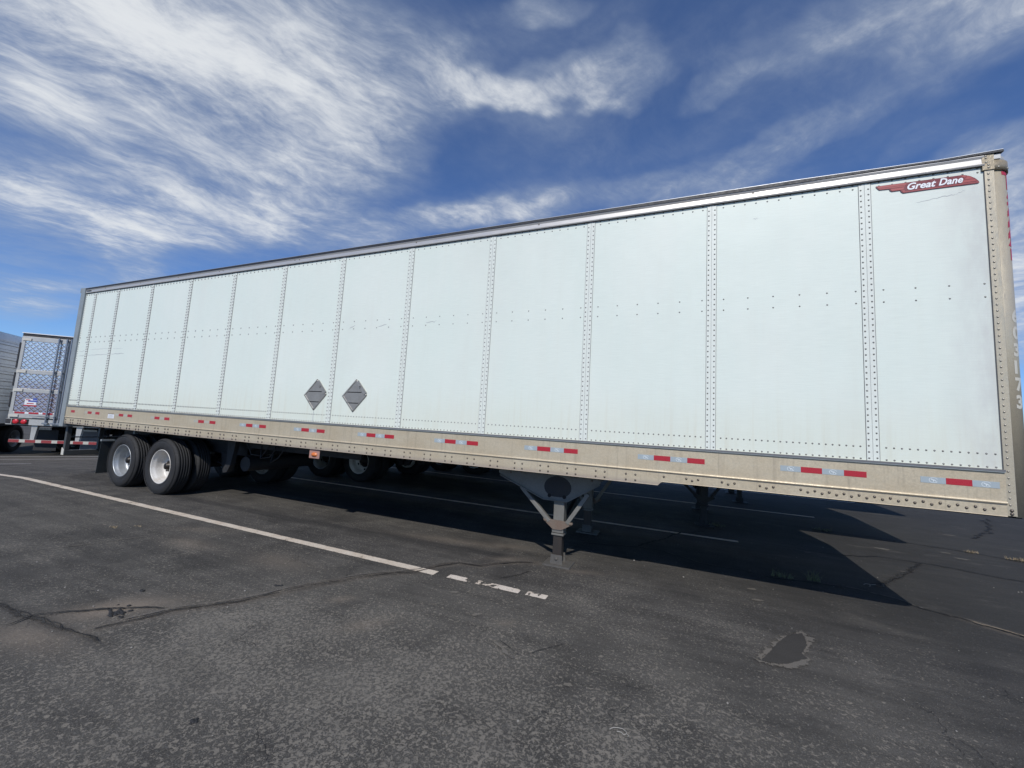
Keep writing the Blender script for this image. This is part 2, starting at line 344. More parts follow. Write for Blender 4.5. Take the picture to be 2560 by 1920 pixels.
MT['flapgrey'] = mat('grey_mud_flap', (.16, .165, .17), .6, grime=.4, gcol=(.09, .09, .09))
def quilt():
    m = bpy.data.materials.new('quilted_stainless_steel'); m.use_nodes = True
    nt = m.node_tree; b = nt.nodes['Principled BSDF']; g = G(nt)
    tc = g.n('ShaderNodeTexCoord').outputs['Object']; X, Y, Z = g.sep(tc)
    def tri(v):  # 0 at pillow seams, 1 mid pillow
        return g.m('MULTIPLY', g.m('PINGPONG', v, .5), 2.0)
    a = tri(g.m('MULTIPLY', g.m('ADD', X, Z), 6.2)); c = tri(g.m('MULTIPLY', g.m('SUBTRACT', X, Z), 6.2))
    h = g.ss(g.m('MINIMUM', a, c), 0.0, .50)
    h = g.m('ADD', h, g.m('MULTIPLY', g.noise(tc, 2.3, 3, .5), 1.6))
    bp = g.n('ShaderNodeBump'); bp.inputs['Strength'].default_value = .5; bp.inputs['Distance'].default_value = .010
    g.lk(h, bp.inputs['Height']); g.lk(bp.outputs[0], b.inputs['Normal'])
    f = g.ss(g.noise(g.map(tc, sc=(1, 1, .6)), 2.0, 5, .65), .45, .75, 0, .6)
    f2 = g.ss(Z, 2.9, 2.0, 0, .75)  # pinkish reflection painted into the base colour towards the bottom
    g.lk(g.mix(f2, g.mix(f, (.84, .78, .72), (.56, .47, .43)), (.56, .40, .38)), b.inputs['Base Color'])
    b.inputs['Metallic'].default_value = .95; b.inputs['Roughness'].default_value = .24
    return m
MT['quilt'] = quilt()

# ---------------------------------------------------------------- the dry van trailer
XR, XF, W, ZT, RN = -0.45, 14.02, 2.59, 4.03, 0.13
JX = [0.0]+[0.912+1.2192*i for i in range(11)]          # right edges of the joint strips
TAPES = [(-.231, 'r'), (.294, 'srsr'), (1.459, 'srsr'), (2.644, 'srsr'), (3.919, 'srsr'), (5.127, 'srsr'), (6.336, 'srsr'), (7.548, 'srsr'), (8.773, 'srsr'), (9.966, 'srsr'), (11.187, 'srsr'), (12.402, 'srsr'), (13.350, 'srs')]

def text_mesh(txt, size, bold=.0, shear=0.0, sx=1.0, space=1.0):
    cu = bpy.data.curves.new('t', 'FONT'); cu.body = txt; cu.size = size; cu.offset = bold; cu.shear = shear; cu.space_character = space
    cu.resolution_u = 3
    o = bpy.data.objects.new('t', cu); C.objects.link(o)
    dg = bpy.context.evaluated_depsgraph_get(); me = bpy.data.meshes.new_from_object(o.evaluated_get(dg))
    vs = [(v.co.x*sx, v.co.y) for v in me.vertices]; fs = [tuple(p.vertices) for p in me.polygons]
    bpy.data.objects.remove(o); bpy.data.curves.remove(cu); bpy.data.meshes.remove(me)
    return vs, fs

def nose(arc, z, off=0.0):
    """point on the rounded front corner, arc metres past x=13.89"""
    th = min(max(arc/RN, 0), PI/2); r = RN+off
    x = 13.89+r*math.sin(th); y = RN-r*math.cos(th)
    if arc > RN*PI/2: y += arc-RN*PI/2
    return (x, y, z)

def curved_skin(b, z0, z1, off, mi=0, a0=0.0, a1=None, n=14, thick=.004):
    a1 = RN*PI/2 if a1 is None else a1
    vs = []
    for i in range(n+1):
        a = a0+(a1-a0)*i/n
        vs += [nose(a, z0, off), nose(a, z1, off), nose(a, z1, off-thick), nose(a, z0, off-thick)]
    fs = []
    for i in range(n):
        k = i*4
        for j in range(4): fs.append((k+j, k+4+j, k+4+(j+1) % 4, k+(j+1) % 4))
    b.add(vs, [(0, 1, 2, 3)], mi); b.add(vs, [(4*n+3, 4*n+2, 4*n+1, 4*n)], mi)
    b.add(vs, fs, mi, True)

def rail_profile(zb):
    return [(-.010, 1.458), (-.024, 1.457), (-.026, 1.449), (-.014, 1.444), (-.012, 1.226), (-.020, 1.221), (-.024, 1.213), (-.020, 1.205), (-.011, 1.200), (-.011, zb+.004), (-.014, zb), (.05, zb), (.05, zb+.006), (.0, zb+.008), (.0, 1.458)]

def make_wheel(parent, x, y, z, rim, outer=True, side=-1):
    """outer dual when outer; its flange faces side*y; object origin = wheel centre"""
    def P(pr): return [(r, yy*(-side)) for r, yy in pr]
    hb = MB()
    if outer:
        hb.lathe(P([(0, .085), (.035, .085), (.055, .095), (.06, .135), (.085, .14), (.10, .15), (.105, .222), (.150, .224), (.152, .236)]), 28)
        for k in range(10):
            a = 2*PI*k/10+.2; c = (.130*math.cos(a), 0, .130*math.sin(a))
            hb.lathe(P([(0, .190), (.012, .192), (.015, .226)]), 6, c, smooth=False)
    else:
        hb.lathe(P([(0, .02), (.13, .02), (.13, .2), (.0, .2)]), 20)
    w = hb.build('wheel', MT['hub'], parent); w.location = (x, y, z)
    t = MB()
    TW = .275
    prof = [(.292, .030), (.300, .018), (.345, .004), (.385, -.003), (.425, -.002), (.455, .008), (.478, .022), (.488, .034)]
    def groove(yc, wd=.010, dp=.006): return [(.499, yc-wd), (.499-dp, yc-wd*.7), (.499-dp, yc+wd*.7), (.499, yc+wd)]
    tread = [(.494, .040)]
    for yc in (.075, .115, .155, .195, .232):
        tread += groove(yc, .0035)
    full = prof+tread+[(.494, .238)]+[(r, TW-yy) for r, yy in reversed(prof)]
    t.lathe(P(full), 64)
    # raised sidewall rings
    for rr in (.335, .415, .462): t.lathe(P([(rr-.004, .010 if rr < .4 else .002), (rr, .000 if rr < .4 else -.005), (rr+.004, .010 if rr < .4 else .004)]), 64)
    t.build('tyre', MT['tyre'], w)
    r = MB()
    r.lathe(P([(.296, .032), (.301, .020), (.297, .012), (.290, .014), (.286, .026), (.284, .050), (.268, .070), (.262, .095), (.262, .165), (.255, .195), (.235, .212), (.215, .218), (.165, .226), (.150, .236), (.118, .238)]), 56)
    r.lathe(P([(.296, .245), (.301, .257), (.290, .262), (.284, .24), (.262, .2), (.262, .165)]), 40)
    for k in range(5):
        a = 2*PI*k/5+.55+x; c = Vector((.212*math.cos(a), 0, .212*math.sin(a)))
        vs = [(c.x+.030*math.cos(q*PI/6), .2165*(-side)-.002*(-side)*1, c.z+.030*math.sin(q*PI/6)) for q in range(12)]
        r.add(vs, [tuple(range(12))], 1)
    r.build('rim', [rim, MT['hole']], w)
    return w

def make_trailer(full=True, dxleg=0.0):
    def rr(x, base): return base*(1.0+.95*min(1, max(0, (9-x)/7)))
    T = empty('semi_trailer')
    # side panels, each with its own rivets
    edges = [XR+.01]+JX+[13.84]
    for i in range(len(edges)-1):
        a, b = edges[i], edges[i+1]
        p = MB(); p.box(a, b-.0006, 0, .03, 1.452, 3.912)
        lo = a+.045 if i else a+.02; hi = b-.125 if i < len(edges)-2 else b-.04
        if full:
            n = max(2, int(round((hi-lo)/.0485)))
            for k in range(n+1):
                xx = lo+(hi-lo)*k/n
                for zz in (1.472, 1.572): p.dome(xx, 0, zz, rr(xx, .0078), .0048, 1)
            n = max(1, int(round((hi-lo)/.097)))
            for k in range(n+1):
                xx = lo+.015+(hi-lo-.015)*k/n
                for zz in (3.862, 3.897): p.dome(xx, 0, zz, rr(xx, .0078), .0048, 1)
            n = max(1, int(round((hi-lo)/.203)))
            for k in range(n+1):
                xx = lo+.02+(hi-lo-.02)*k/n
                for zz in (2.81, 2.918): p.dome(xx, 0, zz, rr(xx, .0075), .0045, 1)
            if i == 0:
                for k in range(46): p.dome(a+.025, 0, 1.62+k*.05, .010, .005, 1)
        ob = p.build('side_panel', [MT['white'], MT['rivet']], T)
    # joint strips
    for j, xj in enumerate(JX):
        s = MB(); s.box(xj-.084, xj, -.0045, 0, 1.456, 3.908)
        q = .0025+.0035*min(1, max(0, (10-xj)/8)); s.box(xj-.001, xj+q, -.0048, .001, 1.456, 3.908, 2)
        s.box(xj-.0875, xj-.0842, -.0015, .001, 1.456, 3.908, 2)
        s.box(xj-.0445, xj-.0425, -.0052, -.0044, 1.456, 3.908, 2)
        if full:
            for k in range(48):
                zz = 1.478+k*.0514
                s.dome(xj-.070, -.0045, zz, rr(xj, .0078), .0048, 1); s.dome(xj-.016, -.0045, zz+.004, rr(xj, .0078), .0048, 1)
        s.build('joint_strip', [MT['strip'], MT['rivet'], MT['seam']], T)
    # bottom rail
    b = MB()
    st = [(-.45, 1.077), (11.381, 1.077), (11.398, 1.095), (11.410, 1.108), (11.425, 1.113), (13.84, 1.113)]
    pr = [rail_profile(z) for _, z in st]; n = len(pr[0])
    vs = [(xx, yy, zz) for (xx, _), q in zip(st, pr) for yy, zz in q]
    fs = [(i*n+k, (i+1)*n+k, (i+1)*n+(k+1) % n, i*n+(k+1) % n) for i in range(len(st)-1) for k in range(n)]
    b.add(vs, fs+[tuple(range(n)), tuple((len(st)-1)*n+k for k in range(n))])
    b.box(-.44, 13.838, -.0275, -.010, 1.4455, 1.4595, 2); b.box(-.44, 13.838, -.0270, -.012, 1.4380, 1.4440, 3)
    b.box(-.44, 13.838, -.0155, -.0115, 1.199, 1.2015, 2)
    if full:
        for k in range(-2, 37):
            for dx in (0, .092):
                xx = .114+.3045*k+dx
                if -.43 < xx < 11.36:
                    for zz in (1.158, 1.103): b.dome(xx, -.011, zz, rr(xx, .0110), .008, 1, n=8)
        for xx in (11.435,): b.dome(xx, -.011, 1.164, .0115, .009, 1, n=8)
        for xc in (11.688, 11.992, 12.296): 
            b.dome(xc-.051, -.011, 1.165, .0115, .009, 1, n=8); b.dome(xc, -.011, 1.150, .0115, .009, 1, n=8); b.dome(xc+.052, -.011, 1.165, .0115, .009, 1, n=8)
        for k in range(25): b.dome(12.552+k*.0506, -.011, 1.166 if k % 2 == 0 else 1.150, .0115, .009, 1, n=8)
    b.build('bottom_rail', [MT['rail'], MT['railrivet'], MT['seam'], MT['greypaint']], T)
    # top rail, sealant line and roof
    t = MB()
    pr = [(-.020, 3.906), (-.024, 3.916), (-.016, 3.924), (-.0135, 3.966), (-.022, 3.985), (-.022, 3.990), (.03, 3.990), (.03, 3.906)]
    t.prism(pr, -.44, 13.835, 'yz')
    t.box(-.44, 13.835, -.019, 0, 3.9025, 3.9062, 1)
    for xx in (.35, 1.65, 2.9, 4.1, 4.2, 5.95, 6.05, 8.25, 10.0, 12.2): t.dome(xx, -.0155, 3.962, .009, .005, 2)
    t.box(-.40, -.22, -.026, -.016, 3.945, 3.958, 1)
    t.build('top_rail', [MT['toprail'], MT['roofgap'], MT['railrivet']], T)
    r = MB()
    pts = [(-.45, 3.990), (12.6, 3.990), (13.30, 3.995), (13.62, 3.992), (13.95, 4.000)]
    top = [(-.45, 4.018), (12.6, 4.020), (13.30, 4.010), (13.55, 4.006), (13.80, 4.013), (13.945, 4.019)]
    r.prism([(x, z) for x, z in pts]+[(x, z) for x, z in reversed(top)], -.0275, .03, 'xz')
    r.build('roof_sealant', MT['roofgap'], T)
    r = MB()
    tp = [(x, z+.004) for x, z in top]
    r.prism([(x, z) for x, z in top]+list(reversed([(x, z+.0035) for x, z in top])), -.029, .10, 'xz')
    r.box(-.45, 13.93, .10, W-.016, 4.012, 4.018)
    r.build('roof', MT['roof'], T)
    # front: flange, rounded corners, nose
    f = MB()
    f.box(13.836, 13.893, -.010, .02, 1.120, 3.872)
    if full:
        for k in range(54): f.dome(13.858, -.010, 1.20+k*.0497, .0085, .0065, 1)
        for zz in (1.135, 1.160): f.dome(13.864, -.010, zz, .013, .010, 2)
    f.box(13.893, 13.897, -.004, .01, 1.120, 3.872, 3); f.box(13.833, 13.8358, -.006, .01, 1.120, 3.905, 3)
    curved_skin(f, 1.113, 3.90, 0.0)
    f.box(14.015, XF, RN, W-RN, 1.113, 3.99)
    # far rounded corner mirrored
    vs = []
    for i in range(9):
        th = PI/2*i/8
        vs += [(13.89+RN*math.sin(th), W-RN+RN*math.cos(th), 1.113), (13.89+RN*math.sin(th), W-RN+RN*math.cos(th), 3.99)]
    f.add(vs, [(2*i, 2*i+1, 2*i+3, 2*i+2) for i in range(8)], 0, True)
    f.build('front_wall', [MT['post'], MT['caprivet'] if True else None, MT['railrivet'], MT['seam']], T)
    c = MB()
    c.box(13.822, 13.893, -.018, .02, 3.866, 3.998)
    curved_skin(c, 3.862, 3.945, .012, n=12, thick=.010)
    curved_skin(c, 3.945, 3.988, -.004, n=10, thick=.010, mi=2)
    c.box(13.893, 13.935, -.014, .02, 3.952, 3.990, 2)
    c.box(13.806, 13.822, -.012, .0, 3.93, 3.985, 2)
    if full:
        for xx, zz in ((13.845, 3.984), (13.845, 3.968), (13.858, 3.908), (13.858, 3.884), (13.846, 3.93)): c.dome(xx, -.018, zz, .009, .006, 1)
        for a in (.03, .115): 
            P = nose(a, 3.884, .012); th = a/RN; c.dome(*P, .009, .006, 1, nrm=(math.sin(th), -math.cos(th), 0))
    c.build('corner_cap', [MT['cap'], MT['caprivet'], MT['doorframe']], T)
    # rear frame and doors
    q = MB()
    q.box(-.62, -.455, -.030, .12, 1.005, 4.03); q.box(-.62, -.455, W-.12, W+.03, 1.005, 4.03)
    q.box(-.62, -.455, .12, W-.12, 3.82, 4.03); q.box(-.62, -.455, .12, W-.12, 1.005, 1.20)
    q.box(-.645, -.60, -.036, .05, 3.93, 4.035); q.box(-.455, -.440, -.006, .03, 1.08, 3.99)
    q.build('rear_frame', MT['greypaint'], T, bevel=.012)
    for y0 in (.125, W/2+.005):
        dd = MB(); dd.box(-.60, -.56, y0, y0+W/2-.13, 1.205, 3.815); d = dd.build('rear_door', MT['white'], T)
        k = MB(); k.tube([(-.625, y0+.35, 1.1), (-.625, y0+.35, 3.9)], .014); k.box(-.64, -.60, y0+.30, y0+.55, 1.55, 1.58); k.build('lock_rod', MT['rod'], d)
    o = MB(); o.box(-.44, 13.84, W-.03, W, 1.452, 3.99); o.build('far_side_wall', MT['white'], T)
    o = MB(); o.box(-.44, 13.84, W, W+.012, 1.08, 1.455); o.build('far_bottom_rail', MT['rail'], T)
    # floor and underbody
    u = MB(); u.box(-.43, 13.9, .045, W-.04, 1.16, 1.20)
    for k in range(37):
        xx = .114+.3045*k+.046; u.box(xx-.03, xx+.03, .045, W-.04, 1.06, 1.068); u.box(xx-.004, xx+.004, .045, W-.04, 1.068, 1.16)
    u.box(12.4, 13.95, .05, W-.05, 1.10, 1.16)
    for yy in (.72, W-.72): u.box(.3, 7.0, yy-.03, yy+.03, .90, 1.06)
    u.build('floor_frame', MT['under'], T)
    # bogie
    g_ = MB()
    for yy in (.78, W-.78):
        g_.box(.95, 4.4, yy-.04, yy+.04, .74, .90)
        for xx in (1.15, 2.42, 3.75): g_.prism([(xx-.13, .76), (xx+.13, .76), (xx+.07, .42), (xx-.05, .42)], yy-.07, yy+.07)
        for xc in (1.79, 3.04):
            for k, zz in enumerate((.56, .585, .61)): g_.tube([(xc-.55+.08*k, yy, zz-.03), (xc-.25, yy, zz+.02), (xc, yy, zz+.035), (xc+.25, yy, zz+.02), (xc+.55-.08*k, yy, zz-.03)], .014, 6)
    for xx in (1.0, 2.42, 4.35): g_.box(xx-.05, xx+.05, .74, W-.74, .76, .86)
    g_.build('slider_bogie', MT['under'], T)
    for xc in (1.79, 3.04):
        a = MB(); a.tube([(xc, .20, .48), (xc, W-.20, .48)], .065, 14)
        for yy in (.80, W-.80): a.lathe([(0, -.04), (.2, -.04), (.2, .04), (0, .04)], 24, (xc, yy-.06, .48))
        for yy in (1.0, W-1.0): a.tube([(xc+.12, yy, .52), (xc+.34, yy, .60)], .085, 12)
        a.build('axle', MT['under'], T)
    ks = MB()
    ks.tube([(4.45, .62, .62), (4.45, W-.62, .62)], .13, 16)
    ks.prism([(4.10, 1.04), (4.32, 1.04), (4.28, .80), (4.24, .60), (4.16, .46), (4.06, .44), (4.04, .5), (4.12, .62)], .50, .58)
    ks.build('air_tank', MT['under'], T)
    hs = MB()
    for s_ in range(3): hs.tube([(4.6+.25*s_, .5+.1*s_, 1.05), (4.75+.25*s_, .5, .82-.05*s_), (4.95+.2*s_, .55, .80), (5.1+.2*s_, .6, 1.05)], .011, 6)
    hs.build('air_hose', MT['under'], T)
    for xc, rim in ((1.79, MT['alu']), (3.04, MT['cream'])):
        make_wheel(T, xc, .040, .485, rim, True, -1)
        make_wheel(T, xc, .365, .485, rim, False, -1)
        make_wheel(T, xc, W-.040, .485, rim, True, 1)
        make_wheel(T, xc, W-.365, .485, rim, False, 1)
    for y0, y1 in ((.06, .70), (W-.70, W-.06)):
        m_ = MB()
        vs = []; 
        for i in range(7):
            z = .83-.67*i/6; xx = .955-.045*math.sin(i/6*1.2)
            vs += [(xx, y0+(.0 if i < 1 else 0), z), (xx, y1, z), (xx+.010, y1, z), (xx+.010, y0, z)]
        fs = []
        for i in range(6):
            for j in range(4): fs.append((i*4+j, i*4+(j+1) % 4, i*4+4+(j+1) % 4, i*4+4+j))
        m_.add(vs, fs+[(0, 1, 2, 3), (24, 25, 26, 27)])
        mf = m_.build('mud_flap', MT['flap'], T)
        k = MB(); k.box(.935, .985, y0-.01, y1+.15, .795, .83); k.box(.93, .99, y0+.5, y0+.56, .83, 1.08); k.build('flap_bracket', MT['greypaint'], mf)
    # rear underride guard
    k = MB()
    for yy in (.09, .62, W-.70, W-.17): k.box(-.615, -.535, yy, yy+.075, .50, 1.01)
    k.box(-.62, -.52, .085, W-.085, .395, .500); k.box(-.605, -.555, .165, W-.165, .765, .79)
    gd = k.build('underride_guard', MT['guard'], T, bevel=.006)
    for i in range(2):
        k = MB(); y = .078 if i == 0 else W-.084; k.prism([(-.625, .40), (-.525, .40), (-.525, .51), (-.60, .55), (-.625, .55)], y, y+.007); k.build('end_plate', MT['creamhinge'], gd)
    # landing gear
    for side in (0, 1):
        yf = .37 if side == 0 else W-.37; sg = 1 if side == 0 else -1
        yc = yf+sg*.095
        def yy(a, b): return (min(yf+sg*a, yf+sg*b), max(yf+sg*a, yf+sg*b))
        L = MB(); y0, y1 = yy(.03, .16)
        L.box(10.218, 10.345, y0, y1, .40, 1.06)
        leg = L.build('landing_leg', MT['legpaint'], T, bevel=.008)
        L = MB(); y0, y1 = yy(.045, .145); L.box(10.222, 10.330, y0, y1, .05, .40)
        L.build('inner_tube', MT['legdark'], leg, bevel=.008)
        L = MB(); y0, y1 = yy(.025, .165); L.box(10.210, 10.345, y0, y1, .365, .405); L.box(10.205, 10.350, y0, y1, .335, .358); L.build('collar', MT['legpaint'], leg, bevel=.004)
        L = MB(); y0, y1 = yy(.008, .02)
        pts = [(9.50, 1.075), (9.50, .985), (9.53, .965), (10.10, .74), (10.385, .74), (10.745, .965), (10.76, .985), (10.76, 1.075)]
        L.prism(pts, y0, y1); yn = yf+sg*.006; ya = min(yn, yf+sg*.009); yb = max(yn, yf+sg*.009)
        L.beam((9.52, yf+sg*.0, .962), (10.10, yf, .735), .03, .010); L.beam((10.385, yf, .735), (10.75, yf, .962), .03, .010); L.beam((10.10, yf, .735), (10.385, yf, .735), .03, .010)
        el = [(10.262+.165*math.cos(a*PI/12), .885+.13*math.sin(a*PI/12)*(1 if math.sin(a*PI/12) > 0 else .95)) for a in range(24)]
        el = [(a, max(b, .775)) for a, b in el]
        L.prism(el, ya, yb, mi=1)
        for cx in (10.166, 10.347):
            L.prism([(cx+.022*math.cos(a*PI/6), .782+.022*math.sin(a*PI/6)) for a in range(12)], min(ya, yf+sg*.003), yb, mi=2)
        for cx, cz in ((9.66, 1.0), (10.66, 1.0)): L.dome(cx, yf+sg*.008, cz, .014, .010, 3, nrm=(0, -sg, 0))
        L.build('leg_bracket', [MT['legpaint'], MT['under'], MT['hole'], MT['railrivet']], leg)
        for xa, xb in ((9.80, 10.175), (10.62, 10.385)):
            L = MB(); L.beam((xa, yf+sg*.040, .845), (xb, yf+sg*.035, .485), .045, .056, up=(0, 1, 0)); L.build('brace', MT['legpaint'], leg, bevel=.004)
        L = MB(); y0, y1 = yy(.012, .022)
        L.prism([(10.105, .515), (10.455, .505), (10.455, .485), (10.325, .405), (10.225, .402), (10.105, .495)], y0, y1)
        for cx, cz in ((10.135, .492), (10.425, .487)): L.dome(cx, min(y0, y1) if sg > 0 else y1, cz, .016, .014, 0, nrm=(0, -sg, 0))
        L.build('lower_gusset', MT['rust'], leg)
        L = MB(); y0, y1 = yy(-.035, .215)
        L.prism([(10.13, .0), (10.45, .0), (10.45, .018), (10.13, .018)], y0, y1)
        yk0, yk1 = yy(.02, .03); L.prism([(10.205, .018), (10.352, .018), (10.345, .12), (10.212, .12)], yk0, yk1)
        yk0, yk1 = yy(.155, .165); L.prism([(10.205, .018), (10.352, .018), (10.345, .12), (10.212, .12)], yk0, yk1)
        L.dome(10.278, yf+sg*.02, .075, .02, .016, 0, nrm=(0, -sg, 0))
        L.build('foot', MT['foot'], leg, bevel=.005)
    L = MB(); L.box(10.24, 10.32, .5, W-.5, .86, .94); L.tube([(10.28, .45, .90), (10.28, W-.45, .90)], .018, 8)
    L.beam((10.28, .55, .42), (10.28, W-.55, .85), .04, .04); L.build('cross_brace', MT['under'], T)
    return T

def dress(T):
    """tape, decals, lamps and stickers only the near trailer shows"""
    zt0, zt1 = 1.3155, 1.3635
    for x0, code in TAPES:
        tp = MB(); x = x0; worn = x0 < 5.0
        for i, ch in enumerate(code):
            if worn and ch == 's' and len(code) > 1:
                w = .150; tp.box(x+(.03 if i == 0 else .01), x+w-.01, -.0138, -.0115, zt0+.004, zt1-.002, 2)
            else:
                w = .152; tp.box(x, x+w-.0004, -.0145, -.0115, zt0, zt1, 0 if ch == 'r' else 1)
                if ch == 's':
                    cx, cz = x+.078, (zt0+zt1)/2; n = 20
                    for rr, w_, a0, a1 in ((.0195, .0016, 25, 330),):
                        vs = []; k = 16
                        for q in range(k+1):
                            an = R(a0+(a1-a0)*q/k); vs += [(cx+(rr-w_)*math.cos(an)*1.35, -.0149, cz+(rr-w_)*math.sin(an)), (cx+(rr+w_)*math.cos(an)*1.35, -.0149, cz+(rr+w_)*math.sin(an))]
                        tp.add(vs, [(2*q, 2*q+1, 2*q+3, 2*q+2) for q in range(k)], 3)
                    dog = [(-.016, .008), (-.010, .012), (-.004, .006), (.006, .005), (.014, -.001), (.018, -.012), (.014, -.013), (.010, -.004), (.003, -.002), (.002, -.013), (-.002, -.013), (-.004, -.001), (-.010, .003), (-.015, .003)]
                    tp.add([(cx+a, -.0150, cz+b) for a, b in dog], [tuple(range(len(dog)))], 3)
            x += w
        tp.build('reflective_tape', [MT['redtape'], MT['silver'], MT['rail_worn'], MT['emblem']], T)
    # placard holders
    for ox, oz in ((0, 0), (.738, .004)):
        O = [(6.691, 2.092), (6.902, 1.866), (6.672, 1.622), (6.452, 1.845)]
        O = [(a+ox, b+oz) for a, b in O]; cx = sum(a for a, _ in O)/4; cz = sum(b for _, b in O)/4
        k = MB()
        def off(f): return [(cx+(a-cx)*f, cz+(b-cz)*f) for a, b in O]
        def rnd(P, c=.10):
            o = []
            for i in range(4):
                p0, p, p1 = P[i-1], P[i], P[(i+1) % 4]
                o += [(p[0]+(p0[0]-p[0])*c*.6, p[1]+(p0[1]-p[1])*c*.6), (p[0]+(p0[0]-p[0])*c*.15+(p1[0]-p[0])*c*.15, p[1]+(p0[1]-p[1])*c*.15+(p1[1]-p[1])*c*.15), (p[0]+(p1[0]-p[0])*c*.6, p[1]+(p1[1]-p[1])*c*.6)]
            return o
        k.prism(rnd(O), -.006, -.001)
        # raised rim ring
        outer = rnd(off(.97)); inner = rnd(off(.84)); n = len(outer)
        vs = [(a, -.006, b) for a, b in outer]+[(a, -.012, b) for a, b in rnd(off(.93))]+[(a, -.012, b) for a, b in rnd(off(.87))]+[(a, -.006, b) for a, b in inner]
        fs = [(r_*n+i, r_*n+(i+1) % n, (r_+1)*n+(i+1) % n, (r_+1)*n+i) for r_ in range(3) for i in range(n)]
        k.add(vs, fs)
        # thicker upper right flap
        k.beam((6.715+ox, -.012, 2.05+oz), (6.872+ox, -.012, 1.885+oz), .010, .052, up=(.73, 0, .69))
        for zz, xa, xb in ((1.915, 6.545, 6.80), (1.765, 6.545, 6.765)): k.box(xa+ox, xb+ox, -.013, -.006, zz+oz-.007, zz+oz+.007)
        for zz, xa, xb in ((1.903, 6.548, 6.80), (1.753, 6.548, 6.765)): k.box(xa+ox, xb+ox, -.0068, -.0062, zz+oz-.006, zz+oz+.004, 1)
        k.tube([(6.765+ox, -.012, 1.975+oz), (6.775+ox, -.03, 1.965+oz), (6.79+ox, -.03, 1.985+oz), (6.775+ox, -.026, 1.995+oz), (6.76+ox, -.016, 1.985+oz)], .004, 6)
        for a, b in off(.93): k.dome(a, -.010, b, .006, .005, 1)
        k.build('placard_holder', [MT['placard'], MT['hole']], T)
    # winged maker's badge
    k = MB()
    def poly(P, y, mi): k.add([(a, y, b) for a, b in P], [tuple(range(len(P)))], mi)
    wing = [(13.138, 3.860), (13.155, 3.832), (13.166, 3.821), (13.232, 3.819), (13.238, 3.802), (13.250, 3.793), (13.306, 3.794), (13.312, 3.777), (13.326, 3.765), (13.500, 3.768), (13.795, 3.767), (13.806, 3.772), (13.800, 3.788), (13.780, 3.815), (13.752, 3.838), (13.722, 3.852), (13.695, 3.856), (13.360, 3.858)]
    poly(wing, -.0060, 0)
    poly([(13.146, 3.857), (13.352, 3.855), (13.343, 3.836), (13.160, 3.838)], -.0068, 1)
    poly([(13.161, 3.835), (13.341, 3.833), (13.336, 3.823), (13.167, 3.825)], -.0068, 1)
    poly([(13.240, 3.817), (13.333, 3.817), (13.326, 3.797), (13.250, 3.799)], -.0068, 1)
    poly([(13.314, 3.790), (13.336, 3.791), (13.331, 3.774), (13.327, 3.771)], -.0068, 1)
    poly([(13.733, 3.846), (13.752, 3.834), (13.776, 3.811), (13.715, 3.813), (13.725, 3.828)], -.0068, 1)
    poly([(13.700, 3.853), (13.720, 3.849), (13.728, 3.843), (13.720, 3.826), (13.690, 3.853)], -.0068, 1)
    poly([(13.713, 3.808), (13.778, 3.807), (13.792, 3.789), (13.700, 3.786)], -.0068, 1)
    poly([(13.330, 3.778), (13.798, 3.782), (13.800, 3.775), (13.328, 3.772)], -.0064, 1)
    badge = k.build('maker_badge', [MT['maroon'], MT['decal']], T)
    k = MB()
    def word(txt, size, x0, x1, z0, y, mi, bold, shear):
        vs, fs = text_mesh(txt, size, bold, shear)
        mx = min(v[0] for v in vs); Mx = max(v[0] for v in vs); f = (x1-x0)/(Mx-mx)
        k.add([(x0+(a-mx)*f, y, z0+b) for a, b in vs], fs, mi)
    word('Great', .082, 13.352, 13.540, 3.7895, -.0080, 0, .0022, .32); word('Dane', .082, 13.555, 13.708, 3.7915, -.0080, 0, .0022, .32)
    k.build('badge_lettering', [MT['decaltext']], badge)
    # red vinyl characters wrapped round the nose and the ghost of an older set below
    def vchar(k, ch, size, zc, arc0, mi, sx=1.0, bold=.006, off=.0012):
        vs, fs = text_mesh(ch, size, bold); mx = min(v[0] for v in vs); mz = min(v[1] for v in vs)
        # subdivide so that letters bend with the corner
        me = bpy.data.meshes.new('x'); me.from_pydata([(a, b, 0) for a, b in vs], [], fs)
        import bmesh
        bm = bmesh.new(); bm.from_mesh(me)
        for xx in [mx+i*.008 for i in range(1, 30)]:
            bmesh.ops.bisect_plane(bm, geom=bm.verts[:]+bm.edges[:]+bm.faces[:], plane_co=(xx, 0, 0), plane_no=(1, 0, 0))
        vs = [(v.co.x, v.co.y) for v in bm.verts]; bm.verts.index_update(); fs = [tuple(v.index for v in f_.verts) for f_ in bm.faces]
        bm.free(); bpy.data.meshes.remove(me)
        k.add([nose(arc0+(a-mx)*sx, zc+(b-mz), off) for a, b in vs], fs, mi)
    k = MB()
    vchar(k, 'T', .200, 3.705, .058, 0)
    for i, ch in enumerate('422221'):
        vchar(k, ch, .125, 3.600-.094*i-(.02 if i == 5 else 0), .098-.004*i+(.02 if ch == '1' else 0), 0)
    k.build('unit_number', MT['redtext'], T)
    k = MB()
    for i, ch in enumerate('603173'): vchar(k, ch, .135, 2.60-.135*i, .060-.002*i, 0)
    k.build('ghost_number', MT['ghost'], T)
    # marker lamp
    k = MB(); k.box(6.665, 6.862, .012, .022, .945, 1.09)
    ml = k.build('marker_lamp', MT['pinkbase'], T, bevel=.012)
    k = MB()
    prof = [(0, -.030), (.3, -.028), (.7, -.018), (1.0, 0)]
    vs = []; n = 20
